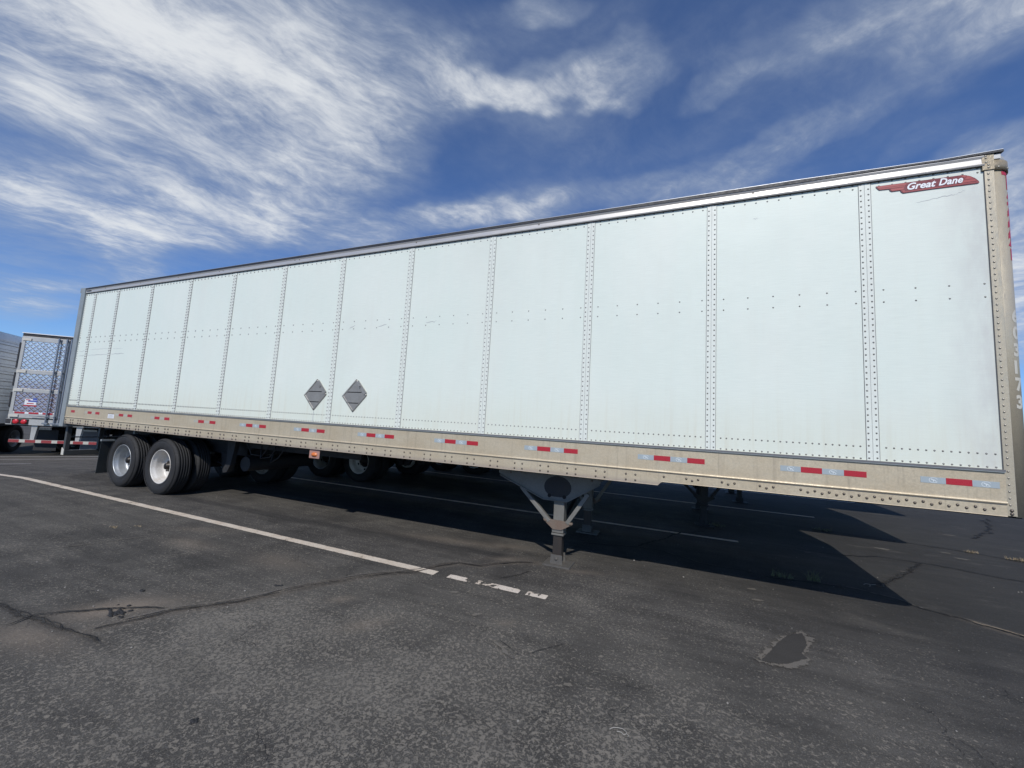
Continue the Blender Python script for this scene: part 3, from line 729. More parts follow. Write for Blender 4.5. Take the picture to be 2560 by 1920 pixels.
    for i in range(n):
        a = 2*PI*i/n; ca, sa = math.cos(a), math.sin(a)
        sq = (abs(ca)**2.6+abs(sa)**2.6)**(-1/2.6)
        for rr, yy in prof: vs.append((6.765+.058*rr*ca*sq, .012+yy, 1.0+.030*rr*sa*sq))
    m_ = len(prof); k.add(vs, [(i*m_+j, ((i+1) % n)*m_+j, ((i+1) % n)*m_+j+1, i*m_+j+1) for i in range(n) for j in range(m_-1)], 0, True)
    k.build('lens', MT['amber'], ml)
    k = MB(); k.box(1.222, 1.444, -.0145, -.0115, 1.263, 1.356, 0); k.box(1.222, 1.444, -.0150, -.0144, 1.345, 1.356, 1)
    for i in range(5): k.box(1.245, 1.42-.03*(i % 2), -.0152, -.0144, 1.33-.014*i, 1.334-.014*i, 2)
    k.build('inspection_sticker', [MT['labelw'], MT['rust'], MT['ink']], T)
    # scrapes
    k = MB()
    def scratch(pts, w):
        vs = []; n = len(pts)
        for i, (x, z) in enumerate(pts):
            ww = w*(.35+.65*math.sin(PI*(i+.3)/(n-.4))); vs += [(x, -.0008, z-ww), (x, -.0008, z+ww)]
        k.add(vs, [(2*i, 2*i+2, 2*i+3, 2*i+1) for i in range(n-1)])
    def jit(x0, z0, x1, z1, n=9, j=.006):
        return [(x0+(x1-x0)*i/n, z0+(z1-z0)*i/n+random.uniform(-j, j)) for i in range(n+1)]
    scratch(jit(.02, 2.53, .83, 2.545), .004); scratch(jit(.96, 2.545, 1.42, 2.548), .005); scratch(jit(-.35, 2.52, -.05, 2.53), .004)
    scratch(jit(-.35, 2.62, -.05, 2.63), .003); scratch(jit(.1, 2.65, .8, 2.66), .0025); scratch(jit(.98, 2.66, 1.35, 2.65), .002)
    scratch(jit(13.41, 3.665, 13.56, 3.685), .0016); scratch(jit(13.54, 3.684, 13.66, 3.70), .0022); scratch(jit(13.66, 3.70, 13.72, 3.725), .0014)
    scratch(jit(12.20, 3.70, 12.24, 3.703), .002); scratch(jit(7.72, 2.83, 7.86, 2.85, 5, .012), .004); scratch(jit(7.20, 2.83, 7.30, 2.85, 4, .012), .004); scratch(jit(8.5, 2.84, 8.66, 2.86, 5, .012), .003)
    k.build('scuff_mark', MT['scuff'], T)
    k = MB(); k.box(6.672, 6.680, -.0009, -.0004, 1.457, 1.612); k.build('drip_stain', MT['scuff'], T)

MT['rail_worn'] = mat('worn_silver_tape', (.46, .435, .36), .5, .15, grime=.6, gcol=(.40, .40, .36), gscale=22)

# ---------------------------------------------------------------- ground
def zg(x): return -0.043*max(0.0, min(14.0, -x-0.3))
def spaced(near0, near1, step, far):
    a = list(np.arange(near0, near1, step)); s = step*1.6; q = near1
    while q < far: a.append(q); q += s; s *= 1.35
    a.append(far); s = step*1.6; q = near0-s; b = []
    while q > -far: b.append(q); s *= 1.35; q -= s
    b.append(-far)
    return np.array(list(reversed(b))+a)
gx = spaced(-10, 18, .06, 2500.0); gy = spaced(-4.2, 8, .06, 2500.0)
NX, NY = len(gx), len(gy)
XX, YY = np.meshgrid(gx, gy, indexing='ij')
ZZ = -0.043*np.clip(-XX-0.3, 0, 14)
me = bpy.data.meshes.new('asphalt_lot')
me.vertices.add(NX*NY); me.vertices.foreach_set('co', np.stack([XX, YY, ZZ], -1).astype(np.float32).ravel())
ii, jj = np.meshgrid(np.arange(NX-1), np.arange(NY-1), indexing='ij'); a = (ii*NY+jj).ravel()
quads = np.stack([a, a+NY, a+NY+1, a+1], -1).astype(np.int32)
me.loops.add(quads.size); me.loops.foreach_set('vertex_index', quads.ravel())
me.polygons.add(len(quads)); me.polygons.foreach_set('loop_start', np.arange(0, quads.size, 4, dtype=np.int32))
me.update(calc_edges=True); me.validate()
def ell(cx, cy, rx, ry, ang, amp):
    c, s = math.cos(R(ang)), math.sin(R(ang)); u = ((XX-cx)*c+(YY-cy)*s)/rx; v = (-(XX-cx)*s+(YY-cy)*c)/ry
    return amp*np.exp(-(u*u+v*v))
def band(pts, w, amp, soft=.3):
    dm = np.full(XX.shape, 1e9)
    for (x0, y0), (x1, y1) in zip(pts[:-1], pts[1:]):
        L2 = (x1-x0)**2+(y1-y0)**2; t = np.clip(((XX-x0)*(x1-x0)+(YY-y0)*(y1-y0))/L2, 0, 1)
        dm = np.minimum(dm, np.hypot(XX-x0-t*(x1-x0), YY-y0-t*(y1-y0)))
    return amp*np.clip((w-dm)/(w*soft), 0, 1)
def attr(name, arr):
    at = me.attributes.new(name, 'FLOAT', 'POINT'); at.data.foreach_set('value', np.clip(arr, 0, 1).astype(np.float32).ravel())
A_CR = [(7.79,-2.7),(7.84,-2.55),(7.92,-2.35),(7.95,-2.22),(8.08,-2.07),(8.22,-1.89),(8.3,-1.72),(8.36,-1.54),(8.43,-1.37),(8.57,-1.17),(8.66,-1.0),(8.84,-.78),(9.06,-.57),(9.16,-.31),(9.3,-.13),(9.55,-.09),(9.7,.1),(9.85,.25),(10.1,.36)]
dust = ell(7.52,-2.42,.26,.16,60,.95)+ell(7.70,-2.28,.35,.12,55,.5)+ell(7.6,-2.88,.35,.12,10,.75)+ell(6.35,-1.21,.35,.14,0,.55)+ell(7.65,-1.1,.40,.16,0,.5)+ell(5.83,-.83,.35,.12,20,.35)
dust += ell(8.89,-1.44,.10,.06,40,.7)+ell(9.36,-1.69,.17,.09,50,.5)+ell(10.3,-1.13,.08,.04,30,.5)+ell(9.7,.3,.25,.08,30,.6)+ell(10.6,.35,.2,.06,20,.5)+ell(8.7,.55,.7,.12,8,.45)+ell(9.5,.75,.3,.12,20,.45)
dust += band(A_CR, .10, .38, 1.0)+ell(14.3,.92,.30,.05,-35,.7)+ell(8.25,-1.80,.5,.05,60,.3)
attr('dust', dust)
tyre = band([(3.4,.16),(6.35,.20),(8.77,.31),(9.6,.36)], .105, .8, .15)+band([(2.0,-1.44),(4.45,-1.45),(6.37,-1.54),(8.01,-1.57)], .13, .35, .6)+band([(1.0,-.95),(5,-1.0),(8.5,-1.15)], .12, .25, .6)
tyre += band([(6.3,-2.9),(6.9,-2.75),(7.5,-2.73),(8.1,-2.70)], .07, .6, .7)+band([(8.9,-.5),(9.2,-.55),(9.5,.0),(9.55,.62)], .09, .45, .6)+band([(-8,.1),(-2,.5),(2.5,.25)], .25, .3, .8)+band([(9.41,.92),(9.60,.55),(10.1,.15)], .05, .5, .6)
tyre += band([(9.1,-3.4),(9.9,-2.55),(10.9,-1.9)], .06, .25, .8)+ell(6.9,1.2,.9,.12,6,.6)+ell(6.0,1.5,1.2,.10,6,.5)+ell(11.7,2.7,.5,.25,40,.5)
attr('tread', tyre)
wear = np.full(XX.shape, .18)
wear = wear+np.clip((-.9-YY)/1.0, 0, 1)*np.clip((XX-7.2)/1.2, 0, 1)*.38
wear += ell(9.0,-2.2,.8,.35,40,.30)+ell(8.5,-2.05,.45,.2,55,.25)+ell(10.1,-2.4,.7,.5,20,.35)+ell(11.2,-1.9,.6,.4,0,.12)+ell(10.6,-1.5,.5,.2,20,.15)+ell(10.9,-.4,1.0,.5,10,.22)-ell(12.45,-.35,.35,.35,0,.3)
wear -= np.clip((XX-12.2)/1.5, 0, 1)*.16+np.clip(YY/.8, 0, 1)*.12
attr('wear', wear)
attr('darker_area', np.clip((XX-11.6)/2.2, 0, 1)*np.clip((YY+.6)/1.6, 0, 1)*.9+ell(11.3, 1.6, 1.2, .9, 0, .5)+ell(5.5, 1.6, 2.5, .6, 4, .35))  # asphalt colour darker to the right and back, plus two ovals
def asphalt():
    m = bpy.data.materials.new('worn_sealed_asphalt'); m.use_nodes = True
    nt = m.node_tree; b = nt.nodes['Principled BSDF']; g = G(nt)
    P = g.n('ShaderNodeTexCoord').outputs['Object']
    def at(n): return g.n('ShaderNodeAttribute', attribute_name=n).outputs['Fac']
    big = g.noise(P, .33, 4, .6); mid = g.noise(P, 1.7, 6, .68, .3)
    streak = g.noise(g.map(P, rot=(0, 0, R(2)), sc=(.5, 5.5, 1)), 1.5, 6, .66)
    streak2 = g.noise(g.map(P, rot=(0, 0, R(38)), sc=(.7, 6, 1)), 1.6, 5, .62)
    fine = g.noise(P, 150, 5, .75); gran = g.noise(P, 55, 5, .7)
    c = g.mix(g.ss(g.m('ADD', g.m('MULTIPLY', big, .5), g.m('MULTIPLY', mid, .5)), .36, .64), (.044, .041, .037), (.082, .076, .067))
    k = g.ss(streak, .3, .7, .82, 1.20); c = g.mix(1.0, c, g.comb(k, k, k), 'MULTIPLY')
    k = g.ss(streak2, .35, .7, .92, 1.12); c = g.mix(1.0, c, g.comb(k, k, k), 'MULTIPLY')
    k = g.ss(fine, .3, .7, .62, 1.42); c = g.mix(1.0, c, g.comb(k, k, k), 'MULTIPLY')
    k = g.ss(gran, .34, .68, .86, 1.16); c = g.mix(1.0, c, g.comb(k, k, k), 'MULTIPLY')
    # flaked seal coat: pale stone shows through in worm-like chips
    wr = g.m('ADD', at('wear'), g.m('MULTIPLY', g.m('SUBTRACT', g.noise(P, 1.7, 6, .68), .5), 1.9))
    el = g.map(P, sc=(1, 1, 1))
    chip = g.m('ADD', g.m('MULTIPLY', g.noise(P, 46, 5, .68, .8), .85), g.m('MULTIPLY', g.noise(P, 170, 3, .7), .15))
    chip2 = g.noise(P, 120, 3, .6, .3)
    f1 = g.ss(g.m('ADD', chip, g.m('MULTIPLY', wr, .13)), .585, .62)
    f2 = g.ss(g.m('ADD', chip2, g.m('MULTIPLY', wr, .12)), .625, .69)
    # single stones of the aggregate, each with its own tone
    vn = g.n('ShaderNodeTexVoronoi', feature='F1'); g.lk(g.vm('ADD', P, g.scale(g.noise(P, 80, 2, .5, out='Color'), .008)), vn.inputs['Vector']); vn.inputs['Scale'].default_value = 85
    sr = g.sep(vn.outputs['Color'])[0]
    stone = g.m('MULTIPLY', g.ss(vn.outputs['Distance'], .46, .30), g.ss(g.m('ADD', sr, g.m('MULTIPLY', wr, .35)), .80, .90))
    chipc = g.mix(g.noise(P, 6, 3, .6), (.13, .12, .105), (.30, .265, .215))
    c = g.mix(g.m('MULTIPLY', f1, .86), c, chipc)
    c = g.mix(g.m('MULTIPLY', f2, .55), c, (.16, .15, .132))
    c = g.mix(g.m('MULTIPLY', stone, .60), c, g.mix(sr, (.20, .18, .155), (.13, .125, .118)))
    f = g.m('MULTIPLY', g.ss(wr, .2, .9), .15); c = g.mix(f, c, (.125, .118, .105))
    dk_ = at('darker_area'); c = g.mix(g.m('MULTIPLY', dk_, .80), c, (.025, .024, .022))
    oil = g.m('MULTIPLY', g.ss(g.noise(g.map(P, sc=(.7, 1.6, 1)), .9, 5, .62), .58, .72), .24); c = g.mix(oil, c, (.030, .0285, .026))
    pale = g.m('MULTIPLY', g.ss(g.noise(g.map(P, loc=(9, 3, 0), sc=(.8, 1.5, 1)), 1.3, 6, .66), .56, .72), .35); c = g.mix(pale, c, (.135, .125, .108))
    # small pale specks and grit
    vo = g.voro(P, 9.0); sp = g.ss(vo, .045, .02); pick = g.ss(g.noise(P, 5.1, 2, .5), .56, .6)
    c = g.mix(g.m('MULTIPLY', sp, pick), c, (.26, .25, .23))
    # hairline cracking
    cr = g.voro(g.vm('ADD', P, g.scale(g.noise(P, 3.0, 4, .6, out='Color'), .5)), 1.15, 'DISTANCE_TO_EDGE')
    hair = g.m('MULTIPLY', g.ss(cr, .007, .002), g.ss(g.noise(P, .8, 3, .6), .5, .62))
    c = g.mix(g.m('MULTIPLY', hair, .45), c, (.016, .016, .017))
    # dust, rubber
    du = g.m('MULTIPLY', at('dust'), g.ss(g.m('ADD', g.m('MULTIPLY', mid, .5), g.m('MULTIPLY', gran, .5)), .25, .55))
    c = g.mix(g.m('MULTIPLY', du, .80), c, (.225, .185, .145))
    rust = g.m('MULTIPLY', g.ss(g.noise(P, 1.15, 5, .7), .66, .80), .20); c = g.mix(rust, c, (.12, .075, .055))
    lug = g.ss(g.noise(g.map(P, sc=(2.0, 34, 1)), 1.0, 3, .6), .35, .62, .55, 1.0)
    tr = g.m('MULTIPLY', g.m('MULTIPLY', at('tread'), lug), g.ss(mid, .25, .55, .45, 1.0))
    c = g.mix(g.m('MULTIPLY', tr, .72), c, (.017, .017, .018))
    g.lk(c, b.inputs['Base Color'])
    g.lk(g.ss(gran, .3, .7, .78, .93), b.inputs['Roughness']); b.inputs['Specular IOR Level'].default_value = .28
    bp = g.n('ShaderNodeBump'); bp.inputs['Strength'].default_value = .9; bp.inputs['Distance'].default_value = .006
    h = g.m('ADD', g.m('MULTIPLY', fine, .5), g.m('MULTIPLY', gran, 1.0)); h = g.m('ADD', h, g.m('MULTIPLY', g.m('ADD', f1, stone), .35)); h = g.m('SUBTRACT', h, g.m('MULTIPLY', hair, 1.0))
    h = g.m('ADD', h, g.m('MULTIPLY', mid, 1.6))
    g.lk(h, bp.inputs['Height']); g.lk(bp.outputs[0], b.inputs['Normal'])
    return m
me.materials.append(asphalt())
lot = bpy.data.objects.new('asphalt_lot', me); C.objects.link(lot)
tag(lot, 'dark worn asphalt parking lot with flaking seal coat and cracks', None, kind='structure')

def edged(name, col, rough=.85, k=1.1, sc=38, t0=.30, t1=.42, col2=None, metal=0):
    """surface mark with a ragged border driven by the mesh attribute edge"""
    m = bpy.data.materials.new(name); m.use_nodes = True
    nt = m.node_tree; b = nt.nodes['Principled BSDF']; g = G(nt); o = nt.nodes['Material Output']
    P = g.n('ShaderNodeTexCoord').outputs['Object']
    n1 = g.noise(P, sc, 5, .7); n2 = g.noise(P, sc*.22, 4, .65)
    e = g.n('ShaderNodeAttribute', attribute_name='edge').outputs['Fac']
    v = g.m('ADD', e, g.m('MULTIPLY', g.m('SUBTRACT', g.m('ADD', g.m('MULTIPLY', n1, .5), g.m('MULTIPLY', n2, .5)), .5), k*2.2))
    f = g.ss(v, t0, t1)
    k_ = g.ss(g.noise(P, 150, 4, .75), .3, .7, .75, 1.25)
    c = g.mix(g.ss(n2, .4, .6), col, col2 or col); c = g.mix(1.0, c, g.comb(k_, k_, k_), 'MULTIPLY')
    g.lk(c, b.inputs['Base Color']); b.inputs['Roughness'].default_value = rough; b.inputs['Specular IOR Level'].default_value = .25
    tr = g.n('ShaderNodeBsdfTransparent'); mx = g.n('ShaderNodeMixShader')
    g.lk(f, mx.inputs[0]); g.lk(tr.outputs[0], mx.inputs[1]); g.lk(b.outputs[0], mx.inputs[2]); g.lk(mx.outputs[0], o.inputs['Surface'])
    return m
MT['paint'] = edged('worn_cream_line_paint', (.52, .44, .35), .7, 1.55, 24, .20, .29, (.58, .51, .42))
MT['paintworn'] = edged('flaking_line_paint', (.55, .47, .38), .7, 3.0, 13, .42, .50, (.60, .53, .45))
MT['paintfaint'] = edged('faint_far_line_paint', (.42, .41, .39), .7, 1.2, 10, .25, .35)
MT['crack'] = edged('dark_crack', (.016, .015, .014), .8, 1.35, 26, .40, .62, (.026, .024, .022))
MT['sealer'] = edged('smeared_crack_sealer', (.034, .031, .028), .7, 1.4, 11, .40, 1.3, (.044, .041, .037))
MT['lip'] = edged('dusty_crack_lip', (.15, .135, .115), .9, 1.2, 24, .5, .7, (.11, .10, .09))
MT['chippale'] = edged('pale_bare_patch', (.135, .122, .104), .9, 2.4, 17, .46, .60, (.13, .12, .105))
MT['baredark'] = edged('smooth_dark_patch', (.050, .047, .043), .85, 1.2, 20, .35, .5, (.046, .043, .039))
MT['straw'] = edged('dry_grass_dust', (.27, .215, .15), .9, 1.4, 26, .45, .6, (.20, .165, .12))

def set_edge(ob, vals):
    at = ob.data.attributes.new('edge', 'FLOAT', 'POINT'); at.data.foreach_set('value', vals)
def ribbon(name, pts, w, m, z, jit=.01, step=.03, wj=.35, seed=0, ends=True, parent=None):
    rnd = random.Random(seed*77+len(pts)); P = []
    for (x0, y0), (x1, y1) in zip(pts[:-1], pts[1:]):
        n = max(1, int(math.hypot(x1-x0, y1-y0)/step))
        for i in range(n): P.append((x0+(x1-x0)*i/n, y0+(y1-y0)*i/n))
    P.append(pts[-1]); n = len(P); off = 0; vs = []; ed = []; ww = 1
    for i, (x, y) in enumerate(P):
        a = P[max(0, i-2)]; b = P[min(n-1, i+2)]; dx, dy = b[0]-a[0], b[1]-a[1]; L = math.hypot(dx, dy) or 1; nx, ny = -dy/L, dx/L
        off = off*.88+rnd.uniform(-jit, jit); ww = ww*.8+.2*(1+rnd.uniform(-wj, wj)*2)
        e = min(1, i*step/.08, (n-1-i)*step/.08) if ends else 1
        for t in (-1, -.5, 0, .5, 1):
            q = w*.5*t*ww; X_ = x+nx*(off+q); vs.append((X_, y+ny*(off+q), zg(X_)+z)); ed.append((1-abs(t))*e)
    fs = [(i*5+j, (i+1)*5+j, (i+1)*5+j+1, i*5+j+1) for i in range(n-1) for j in range(4)]
    b = MB().add(vs, fs); o = b.build(name, m, parent); set_edge(o, ed); return o
def line(name, pts, w, m, z=.004, soft=.12):
    vs = []; ed = []; P = []
    for (x0, y0), (x1, y1) in zip(pts[:-1], pts[1:]):
        n = max(1, int(math.hypot(x1-x0, y1-y0)/.25))
        for i in range(n): P.append((x0+(x1-x0)*i/n, y0+(y1-y0)*i/n))
    P.append(pts[-1]); n = len(P)
    for i, (x, y) in enumerate(P):
        a = P[max(0, i-1)]; b = P[min(n-1, i+1)]; dx, dy = b[0]-a[0], b[1]-a[1]; L = math.hypot(dx, dy); nx, ny = -dy/L, dx/L
        for t, e in ((-1, 0), (-1+soft, .6), (1-soft, .6), (1, 0)):
            X_ = x+nx*w*.5*t; vs.append((X_, y+ny*w*.5*t, zg(X_)+z)); ed.append(e)
    fs = [(i*4+j, (i+1)*4+j, (i+1)*4+j+1, i*4+j+1) for i in range(n-1) for j in range(3)]
    o = MB().add(vs, fs).build(name, m); set_edge(o, ed)
    o['kind'] = 'structure'; o['label'] = 'painted bay line on asphalt'
    return o
def blob(name, cx, cy, rx, ry, ang, m, z, out=None):
    n = 28; c, s = math.cos(R(ang)), math.sin(R(ang)); vs = [(cx, cy, z)]; ed = [1.0]
    for rr, e in ((.6, .75), (1, 0)):
        for i in range(n):
            a = 2*PI*i/n; k = rr*(1+.10*math.sin(3*a+cx*9)+.07*math.sin(5*a+cy*7)); u, v = rx*k*math.cos(a), ry*k*math.sin(a)
            vs.append((cx+u*c-v*s, cy+u*s+v*c, z)); ed.append(e)
    fs = [(0, 1+i, 1+(i+1) % n) for i in range(n)]+[(1+i, 1+n+i, 1+n+(i+1) % n, 1+(i+1) % n) for i in range(n)]
    o = MB().add(vs, fs).build(name, m); set_edge(o, ed); o['kind'] = 'structure'; o['label'] = 'mark on the asphalt'
    return o
def struct(o, label): o['kind'] = 'structure'; o['label'] = label; return o

# bay lines
line('parking_line', [(-7.5, -.40), (-1.5, -.50), (9.25, -.525)], .115, MT['paint'])
for a, b in (((9.40, -.52), (9.66, -.515)), ((9.72, -.51), (10.18, -.505)), ((10.25, -.50), (10.45, -.50))): line('parking_line', [a, b], .10, MT['paintworn'])
line('parking_line', [(-3.0, 2.83), (12.43, 2.95)], .10, MT['paint'])
line('parking_line', [(-1.5, 6.40), (14.24, 6.26)], .10, MT['paint'])
line('parking_line', [(0, 9.60), (16.04, 9.70)], .10, MT['paint'])
line('parking_line', [(-11.2, -.9), (-8.15, 1.42), (-6.15, 2.99), (-4.2, 4.5)], .14, MT['paintfaint'])
line('parking_line', [(-8.6, -.5), (-6.71, 1.02), (-5.12, 2.50), (-3.5, 3.9)], .10, MT['paintfaint'])
line('parking_line', [(-5.6, -.4), (-4.56, .53), (-4.24, .85)], .08, MT['paintfaint'])
line('parking_line', [(-9.6, 1.7), (-9.66, 2.26)], .12, MT['paintfaint'])
# cracks and sealer
A2 = [(x+.05, y-.03) for x, y in A_CR]
struct(ribbon('sealed_crack', A_CR, .085, MT['sealer'], .006, .004, seed=1), 'long crack sealed with dark tar')
struct(ribbon('crack_lip', [(x-.035, y+.02) for x, y in A_CR[1:]], .03, MT['lip'], .009, .004, seed=2), 'dusty pale lip of the sealed crack')
struct(ribbon('crack', [(x+.02, y-.012) for x, y in A_CR], .013, MT['crack'], .012, .004, seed=3), 'dark crack line')
struct(ribbon('crack', A2[2:13], .014, MT['crack'], .0125, .004, seed=5), 'dark crack line')
B_CR = [(6.6, -2.80), (6.82, -2.77), (7.06, -2.75), (7.25, -2.73), (7.55, -2.71), (7.87, -2.70), (8.08, -2.68)]
struct(ribbon('sealed_crack', B_CR, .075, MT['sealer'], .007, .010, seed=6), 'tar smear across the corner of the lot')
struct(ribbon('crack', B_CR, .013, MT['crack'], .011, .01, seed=7), 'dark crack line')
B2 = [(7.25, -2.95), (7.28, -2.85), (7.25, -2.73), (7.36, -2.61), (7.55, -2.43), (7.75, -2.30), (7.95, -2.22)]
struct(ribbon('crack', B2, .03, MT['crack'], .0115, .008, seed=8), 'dark crack line')
C1 = [(10.28, 1.42), (11.05, 1.72), (11.35, 1.70), (11.57, 1.59), (11.8, 1.45), (12.25, 1.39), (12.58, 1.34), (12.92, 1.41), (13.17, 1.46), (13.38, 1.45), (13.51, 1.40), (13.70, 1.33), (13.81, 1.17), (13.96, 1.08), (14.11, 1.03), (14.27, .92), (14.45, .80), (15.2, .3)]
struct(ribbon('crack', C1, .035, MT['crack'], .011, .010, seed=9), 'long crack wandering away under the trailer')
struct(ribbon('crack_lip', [(x, y+.03) for x, y in C1], .035, MT['lip'], .008, .012, seed=10), 'dusty lip of the long crack')
struct(ribbon('dry_grass_strip', [(14.05, 1.06), (14.27, .93), (14.45, .82), (14.8, .6)], .045, MT['straw'], .014, .010, seed=11), 'straw coloured dry grass packed in the crack')
D1 = [(13.16, 3.01), (13.69, 3.0), (14.25, 3.27), (14.71, 3.28), (15.02, 3.21), (15.28, 3.09), (15.55, 3.0), (17, 2.4)]
struct(ribbon('crack', D1, .05, MT['crack'], .010, .012, seed=12), 'crack')
E1 = [(14.71, 3.28), (14.22, 2.51), (13.86, 1.98), (13.6, 1.66)]
struct(ribbon('sealed_crack', E1, .14, MT['sealer'], .007, .02, seed=13), 'broken up band of asphalt')
struct(ribbon('crack', E1, .03, MT['crack'], .012, .02, seed=14), 'crack')
F1 = [(13.3, 4.85), (13.99, 4.81), (14.9, 4.74), (15.38, 4.62), (15.82, 4.51), (16.29, 4.31), (17.4, 3.9)]
struct(ribbon('crack', F1, .05, MT['crack'], .010, .015, seed=15), 'crack')
struct(ribbon('dry_grass_strip', [(15.7, 4.53), (15.9, 4.48)], .07, MT['straw'], .014, .015, seed=16), 'straw tuft in the crack')
struct(ribbon('dry_grass_strip', [(16.1, 4.42), (16.35, 4.30)], .08, MT['straw'], .0145, .015, seed=17), 'straw tuft in the crack')
struct(ribbon('crack', [(18.4, 9.16), (17.24, 6.94), (16.5, 5.89)], .07, MT['crack'], .010, .03, seed=18), 'crack')
struct(ribbon('crack', [(11.05, 1.72), (11.29, 2.15), (11.62, 2.91), (12.01, 3.42)], .06, MT['crack'], .010, .02, seed=19), 'crack')
struct(ribbon('crack', [(-3.9, .2), (-1.0, .22), (.8, .18)], .02, MT['crack'], .010, .01, seed=20), 'crack')
struct(ribbon('old_line_trace', [(5.3, -2.35), (5.52, -1.85), (5.71, -1.25)], .03, MT['lip'], .0075, .004, seed=21), 'faint pale trace')
struct(ribbon('sealed_crack', [(9.85, -.35), (10.0, -.12), (10.12, .13)], .07, MT['sealer'], .0085, .004, seed=22), 'dark rectangular smear beside the foot')
struct(ribbon('crack', [(10.33, -1.36), (10.45, -1.44), (10.60, -1.54)], .012, MT['crack'], .0105, .006, seed=23), 'hairline crack')
struct(ribbon('crack', [(10.58, -1.50), (10.70, -1.35), (10.84, -1.17)], .010, MT['crack'], .0106, .004, seed=24), 'hairline crack')
struct(ribbon('crack_lip', [(10.30, -1.40), (10.42, -1.49), (10.57, -1.58)], .05, MT['chippale'], .0078, .01, seed=25), 'pale chipped edge')
# pale worn spots, bare patch
for i, (x, y, rx, ry, an) in enumerate([(12.3, .83, .07, .035, 20), (12.31, .52, .075, .035, 20), (14.51, 3.89, .13, .07, 0), (15.39, 4.23, .10, .05, 0), (15.42, 3.93, .11, .05, 0), (10.02, -.80, .045, .028, 30), (10.03, -1.12, .06, .035, 40), (9.63, -1.15, .055, .03, 40), (9.64, -.84, .07, .03, 20), (11.49, -.75, .05, .02, 30), (8.21, -1.50, .05, .02, 0), (13.3, 2.9, .06, .03, 0), (14.2, 2.6, .08, .03, 10), (16.2, 6.0, .2, .06, 0), (10.95, -1.66, .04, .03, 0), (11.52, -2.05, .025, .015, 0)]):
    blob('worn_spot', x, y, rx, ry, an, MT['chippale'], .0050+.00012*i)
PT = [(12.41, -.18), (12.53, -.08), (12.52, -.29), (12.44, -.46), (12.46, -.53), (12.27, -.72), (12.12, -.75), (12.21, -.57), (12.30, -.37), (12.41, -.18)]
struct(ribbon('patch_rim', PT, .16, MT['chippale'], .0066, .012, .02, seed=30), 'pale ragged rim of a bare patch')
b = MB(); cx, cy = 12.36, -.43; P2 = PT[:-1]; n = len(P2)
vs = [(cx, cy, .0075)]+[(cx+(x-cx)*.8, cy+(y-cy)*.8, .0075) for x, y in P2]+[(x, y, .0075) for x, y in P2]
b.add(vs, [(0, 1+i, 1+(i+1) % n) for i in range(n)]+[(1+i, 1+n+i, 1+n+(i+1) % n, 1+(i+1) % n) for i in range(n)])
o = b.build('bare_patch', MT['baredark']); set_edge(o, [1.0]+[1.0]*n+[.35]*n); struct(o, 'smooth dark bare patch in the asphalt')
# dark crumbs of rubber
MT['crumb'] = mat('dark_rubber_crumb', (.014, .014, .015), .7)
def crumbs(x, y, r, n, seed):
    rnd = random.Random(seed); b = MB()
    for i in range(n):
        a = rnd.uniform(0, 2*PI); q = r*abs(rnd.gauss(0, .6)); s_ = rnd.uniform(.006, .016)
        px, py = x+q*math.cos(a)*1.6, y+q*math.sin(a)
        b.dome(px, py, .003, s_, s_*.6, 0, nrm=(0, 0, 1), n=5)
    return b
tag(crumbs(7.66, -2.44, .07, 60, 1).build('rubber_crumbs', MT['crumb']), 'scatter of dark crumbs on the dusty patch at the left', 'debris', kind='stuff')
for (x, y, s, lab) in ((8.21, -1.52, .05, 'black scrap of rubber above the long sealed crack'), (7.38, -2.15, .03, 'small black scrap near the dusty patch at the left'), (9.32, -2.83, .025, 'tiny black scrap in the left foreground')):
    tag(crumbs(x, y, s*.5, 9, int(x*10)).build('rubber_scrap', MT['crumb'], origin=(0, 0, 0)), lab, 'scrap', 'black scraps on the asphalt')
# grit
MT['grit'] = mat('pale_grit', (.24, .225, .20), .85, grime=.5, gcol=(.12, .11, .10), gscale=40)
rnd = random.Random(5); b = MB()
for i in range(900):
    x, y = rnd.uniform(3, 16), rnd.uniform(-3.2, 5)
    if y > 0 and rnd.random() < .5: continue
    s_ = abs(rnd.gauss(0, .0028))+.0016; b.dome(x, y, .003, s_, s_*.9, 0, nrm=(0, 0, 1), n=5)
tag(b.build('grit', MT['grit']), 'loose pale grit scattered over the asphalt', 'grit', kind='stuff')
# weeds in the cracks
MT['weed'] = mat('dull_green_weed', (.16, .17, .08), .7, grime=.5, gcol=(.19, .17, .09), gscale=30)
MT['drygrass'] = mat('dry_grass', (.33, .26, .16), .8, grime=.4, gcol=(.2, .15, .1), gscale=30)
def weed(x, y, n, h, sp, m, lab, seed):
    rnd = random.Random(seed); b = MB()
    for i in range(n):
        a = rnd.uniform(0, 2*PI); bx, by = max(-1.2*sp, min(1.2*sp, rnd.gauss(0, sp*.7))), rnd.gauss(0, sp*.25); L = h*rnd.uniform(.4, 1); ln = rnd.uniform(.2, 1.3); w = .0022+.002*rnd.random()
        pts = [Vector((bx+math.cos(a)*L*ln*t*t, by+math.sin(a)*L*ln*t*t, L*t*(1-.35*t*ln))) for t in (0, .4, .75, 1)]
        sd = Vector((-math.sin(a), math.cos(a), 0)); vs = []
        for q, pz in enumerate(pts): ww = w*(1-q/3.2); vs += [pz-sd*ww, pz+sd*ww]
        b.add(vs, [(2*q, 2*q+1, 2*q+3, 2*q+2) for q in range(3)], 0, True)
    o = b.build('weed_tuft', m); o.location = (x, y, .002)
    return tag(o, lab, 'weed', 'weeds growing from the cracks')
weed(12.70, 1.46, 70, .10, .09, MT['weed'], 'low green weed tuft in the crack, left of the two in the shade edge', 1)
